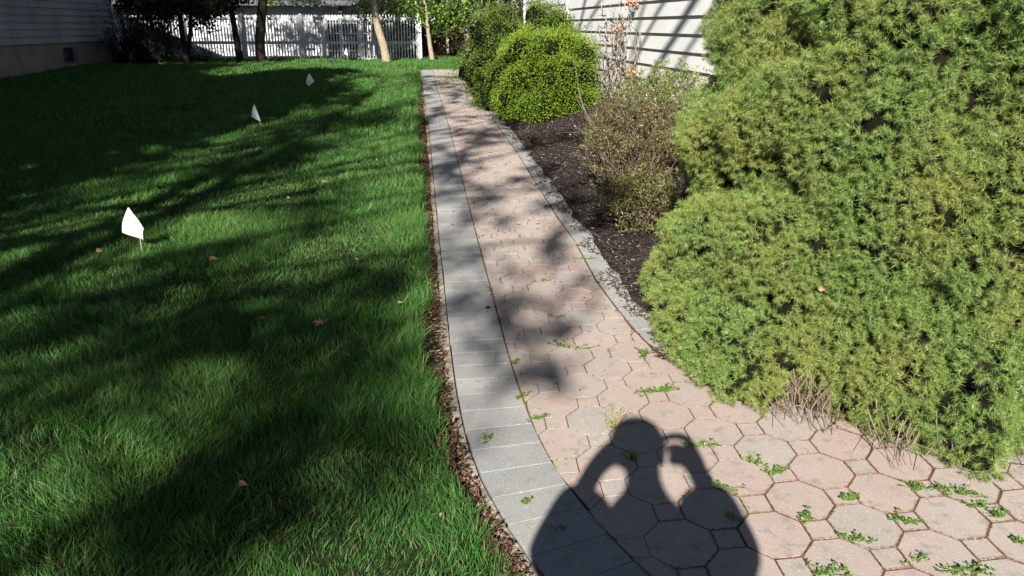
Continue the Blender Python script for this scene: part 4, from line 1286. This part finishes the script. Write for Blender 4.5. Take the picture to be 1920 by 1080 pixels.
# far growth on the path end
weedm = MB()
for (px, py) in ((840, 132), (848, 140), (860, 145), (868, 136), (875, 150), (838, 146), (880, 138), (846, 152), (822, 172), (890, 142)):
    p = at(px, py); weedm.add(*clump(p + Vector((0, 0, .02)), .25, 60, .03, .02, .15))
tag(weedm.build('path_moss', M_weed), 'low green growth covering the joints at the far path end', 'ground cover', kind='stuff')
# dry grass tuft above the shadow
p = at(1153, 800); t = empty('dry_grass_tuft', p, 'wispy dry grass tuft standing just above the shadow of the head', 'weed')
mb = MB()
for k in range(18):
    a_ = random.uniform(-1, 1); e = p + Vector((a_ * .055 + random.gauss(0, .01), random.gauss(.03, .03), random.uniform(.05, .085) * (1 - .35 * abs(a_))))
    m_ = p.lerp(e, .55) + Vector((random.gauss(0, .006), 0, .006)); mb.tube([p, m_, e], [.0011, .0009, .0006], 4, False)
    for _ in range(4):
        s = p.lerp(e, random.uniform(.4, 1)); mb.tube([s, s + Vector((random.gauss(0, .010), random.gauss(0, .008), random.uniform(.006, .018)))], [.0007, .0005], 3, False)
mb.build('stalks', plain('dry_stalk', (.24, .22, .10), (.30, .26, .15), 30, .7, .2), t)
lb = MB(); lb.add(*clump(p + Vector((-.012, 0, .008)), .03, 60, .012, .008, .4)); lb.build('leaves', M_moss, t)
# moss in joints
n = 3800
ym = 1.8 + 5 * rng.random(n) ** 1.5
seg = rng.integers(0, 3, n)
xm = np.where(seg == 0, xat(LJ, ym) + rng.normal(size=n) * .006, xat(LJ, ym) - BW * rng.random(n))
keep = (fnoise(ym * 6, seg * 3.0) > .52) & (seg == 0)
Pm = np.stack([xm, ym, zprof(ym) - .001], 1)[keep]
v, t_ = leaves(Pm, rng.normal(size=(len(Pm), 3)) * np.array([1, 1, .4]) + np.array([0, 0, .3]), .008, .005, .1)
tag(link('joint_moss', mesh_from('joint_moss', v, t_, M_moss)), 'olive moss in the long joint beside the grey border', 'moss', kind='stuff')
# needles and grit caught in the joints between the stones
Pj = []; Dj = []; Pm2 = []
for (a, b_) in EDGES:
    mx, my = (a[0] + b_[0]) / 2, (a[1] + b_[1]) / 2
    L_ = math.hypot(b_[0] - a[0], b_[1] - a[1])
    if L_ < .02: continue
    w_ = float(sstep(.25, 1.0, mx)) * (1 if my < 3.3 else .2) * (.3 + 1.2 * float(vnoise(mx * 5, my * 5)))
    for _ in range(int(L_ * 420 * w_)):
        t_ = random.random(); j_ = random.gauss(0, .0028)
        x_, y_ = a[0] + (b_[0] - a[0]) * t_ + j_, a[1] + (b_[1] - a[1]) * t_ + random.gauss(0, .0028)
        Pj.append((x_, y_, float(zprof(y_)) + random.uniform(-.001, .003)))
        Dj.append(((b_[0] - a[0]) / L_ + random.gauss(0, .35), (b_[1] - a[1]) / L_ + random.gauss(0, .35), random.gauss(0, .06)))
    if vnoise(mx * 3.3 + 9, my * 3.3) > .62:
        for _ in range(int(L_ * 260)):
            t_ = random.random(); x_, y_ = a[0] + (b_[0] - a[0]) * t_ + random.gauss(0, .003), a[1] + (b_[1] - a[1]) * t_ + random.gauss(0, .003)
            Pm2.append((x_, y_, float(zprof(y_)) - .001))
v, t_ = needles(np.array(Pj), np.array(Dj), .008 + .008 * rng.random(len(Pj)), .0013)
tag(link('joint_needles', mesh_from('joint_needles', v, t_, bpy.data.materials['brown_needles'])), 'reddish fallen needles packed in the joints of the octagon paving', 'litter', kind='stuff')
v, t_ = leaves(np.array(Pm2), rng.normal(size=(len(Pm2), 3)) * np.array([1, 1, .3]) + np.array([0, 0, .25]), .005, .004, .1)
tag(link('paving_moss', mesh_from('paving_moss', v, t_, leaf_mat('dull_moss', [(0, (.035, .04, .012)), (1, (.11, .11, .03))], .8, .1, .1))), 'dull olive moss in some joints of the octagon paving', 'moss', kind='stuff')
# fallen bud scales and crumbs on the paving
n = 900; ym = 3 + 15 * rng.random(n); xm = xat(LJ, ym) - .2 + 1.0 * rng.random(n)
Pm = np.stack([xm, ym, zprof(ym) + .004], 1)
v, t_ = leaves(Pm, rng.normal(size=(n, 3)) * np.array([1, 1, .1]), .006 + .03 * rng.random(n) ** 2 * np.clip(ym / 8, .4, 1), .006 + .008 * np.clip(ym / 10, 0, 1), .2)
tag(link('path_debris', mesh_from('path_debris', v, t_, M_chip)), 'dark crumbs of mulch and bud scales strewn over the paving', 'debris', kind='stuff')

# ================================================================== TREES THAT SHADE THE PLACE (behind and left of the viewpoint)
def lift(P, h): return Vector((P[0], P[1], P[2])) - S * (h / -S.z)
def shade_tree(label, base, targets, leafm=M_sprgreen, name='tree', trunk_h=6.0, hr=(6.5, 9.5), limbs=(), kr=1.5):
    """a broadleaf tree; its leaf clumps hang at given heights over given spots"""
    base = Vector(base); base.z = zg1(base.x, base.y)
    t = empty(name, base, label, 'tree', 'trees standing outside the picture')
    mb = MB(); top = base + Vector((.2, .1, trunk_h))
    mb.tube(limb_path(base - Vector((0, 0, .2)), top, 0, 7, .05), [.24, .21, .19, .17, .15, .13, .11], 10)
    lb = MB(); cps = []
    for (P, r_, n_) in targets:
        q = lift(P, random.uniform(*hr)); cps.append(q)
        lb.add(*clump(q, r_ * kr, int(n_ * 1.25), .085, .06, 1.0))
    # limbs: join clumps greedily to nearest main limb tips
    if cps:
        arr = np.array([tuple(c_) for c_ in cps]); k = max(3, min(16, len(cps) // 14)); cen = arr[rng.integers(0, len(arr), k)]
        for _ in range(6):
            lab = ((arr[:, None] - cen[None]) ** 2).sum(-1).argmin(1)
            cen = np.array([arr[lab == j].mean(0) if (lab == j).any() else cen[j] for j in range(k)])
        for j in range(k):
            pth = limb_path(top - Vector((0, 0, random.uniform(0, trunk_h * .35))), Vector(cen[j]), .06, 8, .06)
            mb.tube(pth, [.09, .075, .065, .055, .045, .035, .025, .018], 7)
            for q in arr[lab == j]:
                s = min(pth[3:], key=lambda v_: (v_ - Vector(q)).length)
                if (s - Vector(q)).length < 3.5: mb.tube(limb_path(s, Vector(q), .03, 4, .08), [.018, .013, .009, .006], 4, False)
    for (a, b_, r0, r1) in limbs: mb.tube(limb_path(a, b_, 0, 6, .04), list(np.linspace(r0, r1, 6)), 7)
    mb.build('trunk', M_bark_shade, t, True); 
    if cps: lb.build('crown', leafm, t)
    return t
rt = random.Random(5)
def zone(n, xr, yr, fn, r=(.10, .20), nl=26, hard=None):
    out = []
    for _ in range(n):
        x, y = rt.uniform(*xr), rt.uniform(*yr)
        if fn(x, y): out.append(((x, y, float(zprof(y))), rt.uniform(*r), nl))
    return out
def streak(x, y, thr, sc=(1.5, .42), ph=0):
    # coordinates along and across the streaks
    u = x * math.cos(R(17)) - y * math.sin(R(17)); v = x * math.sin(R(17)) + y * math.cos(R(17))
    return float(fnoise(u * sc[0] + 30 + ph, v * sc[1] + 7, 2)) > thr
# lawn dapples
def lawn_fn(x, y):
    if x > float(lawn_edge(np.array(y))) - .06: return False
    if math.hypot(x - FL.x - .12, (y - FL.y - .55) * .7) < .55: return False
    if y > 7.6 and x < -2.6 - (17 - y) * .2: return False
    return streak(x, y, .62 if y < 3.3 else .54)
FL = at(258, 470)
T1 = zone(900, (-4.6, .5), (1.5, 9.5), lawn_fn, (.09, .19), 24)
T1 += zone(420, (-3.6, -.3), (9.5, 19), lambda x, y: x < float(xat(LO, y)) and streak(x, y, .46), (.12, .22), 26)
# border + path mottling between 3.2 and 19 m
T2 = zone(210, (-1.3, .6), (5.4, 9.5), lambda x, y: x > float(xat(LO, y)) - .1 and x < float(xro(y)) and streak(x, y, .53, (2.6, 1.6), 9), (.06, .11), 13)
T2 += zone(420, (-2.6, .4), (7, 19.5), lambda x, y: x > float(xat(LO, y)) - .1 and x < float(xro(y)) + .2 and streak(x, y, .445, (1.0, 1.9), 3), (.07, .15), 16)
T2 += zone(56, (-.5, .1), (2.9, 6.0), lambda x, y: float(xat(LO, y)) < x < float(xat(LJ, y)) and streak(x, y, .47, (3.4, 2.6), 15), (.08, .13), 11)
for (px, py, r_, n_) in [(1042, 455, .09, 26), (1024, 468, .10, 26), (962, 504, .10, 26), (987, 558, .08, 22), (1015, 573, .05, 12), (1067, 551, .07, 20), (1113, 573, .06, 16), (1095, 531, .10, 26), (1053, 493, .07, 18),
                     (1062, 612, .10, 34), (1040, 622, .07, 20), (992, 630, .09, 26), (975, 640, .05, 12), (1010, 695, .09, 34), (1050, 700, .08, 30), (1030, 712, .07, 20), (985, 700, .06, 18), (895, 625, .13, 13), (905, 695, .10, 8), (940, 735, .05, 6),
                     (880, 555, .16, 13), (860, 500, .14, 11), (850, 440, .14, 12), (915, 830, .08, 5)]:
    p = at(px, py); T2.append(((p.x, p.y, p.z), r_ * .8, int(n_ * .62)))
# bed and boxwoods, azaleas
T2 += zone(60, (0.2, 1.4), (5.5, 10), lambda x, y: x > float(xro(y)) and streak(x, y, .5, (2.0, 1.2), 21), (.07, .14), 12)
# diagonal limbs whose shade falls on the white wall
WL = []
for (p0, p1, w0_, w1_) in (((1172, 158), (1252, -10), .04, .05), ((1212, 155), (1312, -20), .06, .085), ((1262, 150), (1345, 5), .04, .045), ((1190, 90), (1215, -10), .03, .04), ((1086, 60), (1098, -6), .05, .05), ((1110, 35), (1135, -10), .04, .05)):
    a, b_ = wallpt(*p0, 0), wallpt(*p1, 0)
    ex = (b_ - a) * .25
    WL.append((lift(a - ex, 7.2), lift(b_ + ex, 7.6), w0_, w1_))
shade_tree('broadleaf tree behind the photographer, its limbs over the lawn', (-5.2, -9.5, 0), T1)
shade_tree('broadleaf tree behind the photographer, reaching over the path', (-8.6, -7.0, 0), T2, limbs=WL, hr=(6.0, 7.6), kr=1.05)
# shade on the fence and garage
T3 = []
for _ in range(760):
    px = rt.uniform(300, 780); py = rt.uniform(28, 112)
    keep = 1.0 if py > 50 else .22
    if rt.random() < keep:
        p = atY(px, py, FY); T3.append(((p.x, p.y, p.z), rt.uniform(.10, .2), 22))
for _ in range(150):
    px = rt.choice([437, 447, 489, 489, 345, 360]) + rt.uniform(-14, 14); py = rt.uniform(-12, 116)
    p = atY(px, py, 22.8); T3.append(((p.x, p.y, p.z), rt.uniform(.15, .25), 16))
for _ in range(220):
    px = rt.uniform(225, 405); py = rt.uniform(14, 118)
    p = atY(px, py, 22.8); T3.append(((p.x, p.y, p.z), rt.uniform(.15, .25), 22))
for _ in range(260):
    px = rt.uniform(380, 690); py = rt.uniform(45, 112)
    if float(vnoise(px * .03, py * .05)) > .5:
        p = atY(px, py, GY); T3.append(((p.x, p.y, p.z), rt.uniform(.10, .2), 14))
shade_tree('broadleaf tree beside the shaded house, left of the view', (-9.0, 8.5, 0), T3, hr=(5.0, 8.0), trunk_h=4.5)

def conifer(label, x, y, h, r, z0=1.6, n=7500):
    base = Vector((x, y, zg1(x, y)))
    t = empty('evergreen_tree', base, label, 'tree', 'evergreens standing outside the picture')
    mb = MB(); mb.tube([base - Vector((0, 0, .2)), base + Vector((0, 0, h * .5)), base + Vector((0, 0, h))], [.22, .14, .03], 8)
    mb.build('trunk', M_bark_shade, t, True)
    z = z0 + (h - z0) * rng.random(n) ** .9; a_ = rng.random(n) * 2 * np.pi
    rr = r * np.clip((1 - (z - z0) / (h - z0)) * 3.5, .35, 1) * np.sqrt(rng.random(n)) * (.85 + .25 * vnoise(a_ * 2, z * 1.2))
    P = np.stack([base.x + np.cos(a_) * rr, base.y + np.sin(a_) * rr, base.z + z], 1)
    lb = MB(); lb.add(*leaves(P, rng.normal(size=(n, 3)) + np.array([0, 0, -.3]), .55, .34)); lb.build('crown', M_evg, t)
conifer('tall evergreen nearest the lawn, left of the viewpoint', -8.6, -.4, 12.2, 3.0)
conifer('second tall evergreen beside the shaded house', -12.6, .2, 13.2, 3.1)
conifer('third tall evergreen farther left of the lawn', -16.4, -.2, 12.5, 3.0)
conifer('young evergreen by the near corner of the shaded house', -9.3, 4.6, 7.8, 1.7, 1.2, 3000)

# ================================================================== THE PHOTOGRAPHER (behind the viewpoint, casts the shadow)
def skin_obj(name, verts, edges, radii, m, parent=None, root=0, sub=2, loc=(0, 0, 0)):
    me = bpy.data.meshes.new(name); me.from_pydata([tuple(Vector(v) - Vector(loc)) for v in verts], edges, []); me.materials.append(m)
    o = link(name, me, parent)
    if parent is None: o.location = loc
    me.skin_vertices.new() if hasattr(me.skin_vertices, 'new') else None
    md = o.modifiers.new('skin', 'SKIN'); md.use_smooth_shade = True
    sv = me.skin_vertices[0].data
    for i, r_ in enumerate(radii):
        sv[i].radius = (r_, r_) if not isinstance(r_, tuple) else r_
        sv[i].use_root = (i == root)
    ss = o.modifiers.new('sub', 'SUBSURF'); ss.levels = sub; ss.render_levels = sub
    return o
PX, PY = -.045, -.41
body_v = [(PX, PY, .95), (PX, PY + .01, 1.15), (PX, PY + .02, 1.35), (PX, PY + .03, 1.49), (PX - .01, PY + .055, 1.58), (PX - .02, PY + .085, 1.66), (PX - .025, PY + .09, 1.73), (PX - .025, PY + .085, 1.79)]
body_r = [(.15, .11), (.135, .10), (.16, .11), (.11, .085), .055, .072, .088, .062]
body_e = [(i, i + 1) for i in range(7)]
def addv(v, r_, p):
    body_v.append(v); body_r.append(r_); body_e.append((p, len(body_v) - 1)); return len(body_v) - 1
for s in (-1, 1):
    R_ = s > 0
    sh = addv((PX + s * .165, PY + .02, 1.415), .058, 3)
    el = addv((.275 if R_ else -.31, -.21, 1.235), .046, sh)
    wr = addv((.195 if R_ else -.195, -.065, 1.445 if R_ else 1.43), .038, el)
    pz = 1.515 if R_ else 1.512
    hx = .014 if R_ else 0
    pm = addv((s * .158 + hx, -.034, pz), (.050, .030), wr)
    for k in range(4):
        if R_ and k == 0:
            f0 = addv((.172, -.024, 1.572), .019, pm); f1 = addv((.135, -.020, 1.588), .017, f0); f2 = addv((.098, -.018, 1.586), .016, f1); addv((.055, -.018, 1.566), .014, f2)
            continue
        fz = pz + (.066 if (R_ and k == 0) else .040 - .022 * k)
        f0 = addv((s * .142 + hx, -.024, fz), .015, pm)
        f1 = addv((s * .106 + hx, -.018, fz + .010), .013, f0)
        addv((s * (.078 + .004 * k), -.012, fz + .004), .008, f1)
    t0 = addv((s * .120, -.042, pz - .030), .013, pm)
    addv((s * .084, -.038, pz - .022), .010, t0)
    hp = addv((PX + s * .10, PY, .88), .095, 0)
    kn = addv((PX + s * .12, PY + .02, .49), .062, hp)
    an = addv((PX + s * .13, PY - .01, .09), .042, kn)
    addv((PX + s * .14, PY + .14, .035), (.04, .025), an)
me = None
person = skin_obj('person', body_v, body_e, body_r, M_skin, None, 0, 2, (PX, PY, 0))
tag(person, 'person in dark jacket and jeans holding up a phone with both hands', 'person')
L0 = (PX, PY, 0)
def rel(vs): return [tuple(Vector(v) - Vector(L0)) for v in vs]
jv = [(PX, PY, .90), (PX, PY + .01, 1.10), (PX, PY + .02, 1.28), (PX, PY + .03, 1.42)]; jr = [(.19, .14), (.19, .14), (.21, .14), (.15, .10)]; je = [(0, 1), (1, 2), (2, 3)]
for s in (-1, 1):
    for v, r_ in (((PX + s * .17, PY + .02, 1.425), .092), ((.240 if s > 0 else -.268, -.20, 1.245), .122), ((.182 if s > 0 else -.180, -.075, 1.43 if s > 0 else 1.42), .096)):
        jv.append(v); jr.append(r_); je.append((3 if v[0] == PX + s * .17 else len(jv) - 2, len(jv) - 1))
jv.append((PX, PY + .05, 1.53)); jr.append(.092); je.append((3, len(jv) - 1))
skin_obj('jacket', rel(jv), je, jr, M_jacket, person)
tv = [(PX, PY, .97)]; tr_ = [(.16, .12)]; te = []
for s in (-1, 1):
    for v, r_ in (((PX + s * .10, PY, .86), .108), ((PX + s * .12, PY + .02, .49), .078), ((PX + s * .13, PY - .01, .10), .062)):
        tv.append(v); tr_.append(r_); te.append((0 if r_ == .108 else len(tv) - 2, len(tv) - 1))
skin_obj('trousers', rel(tv), te, tr_, M_jeans, person)
for s in (-1, 1):
    skin_obj('shoe', rel([(PX + s * .13, PY - .05, .05), (PX + s * .135, PY + .06, .045), (PX + s * .145, PY + .17, .035)]), [(0, 1), (1, 2)], [.05, .048, .036], M_phone, person, sub=1)
skin_obj('hair', rel([(PX - .03, PY + .03, 1.65), (PX - .045, PY + .06, 1.75), (PX - .05, PY + .09, 1.81), (PX - .05, PY + .09, 1.852)]), [(0, 1), (1, 2), (2, 3)], [.10, .122, .098, .05], M_hair, person)
mb = MB(); mb.box((-.100, -.020, 1.462), (.080, -.012, 1.545)); ph = mb.build('phone', M_phone, origin=(0, -.016, 1.5))
bv = ph.modifiers.new('bevel', 'BEVEL'); bv.width = .003; bv.segments = 2
tag(ph, 'dark phone held level in both hands in front of the face', 'phone')
lens = MB(); lens.tube([(0, -.0118, CAMH), (0, -.010, CAMH)], .006, 16); lens.build('lens', M_dark, None, origin=(0, -.011, CAMH)).parent = ph
bpy.data.objects['lens'].location = (0, .005, 0)
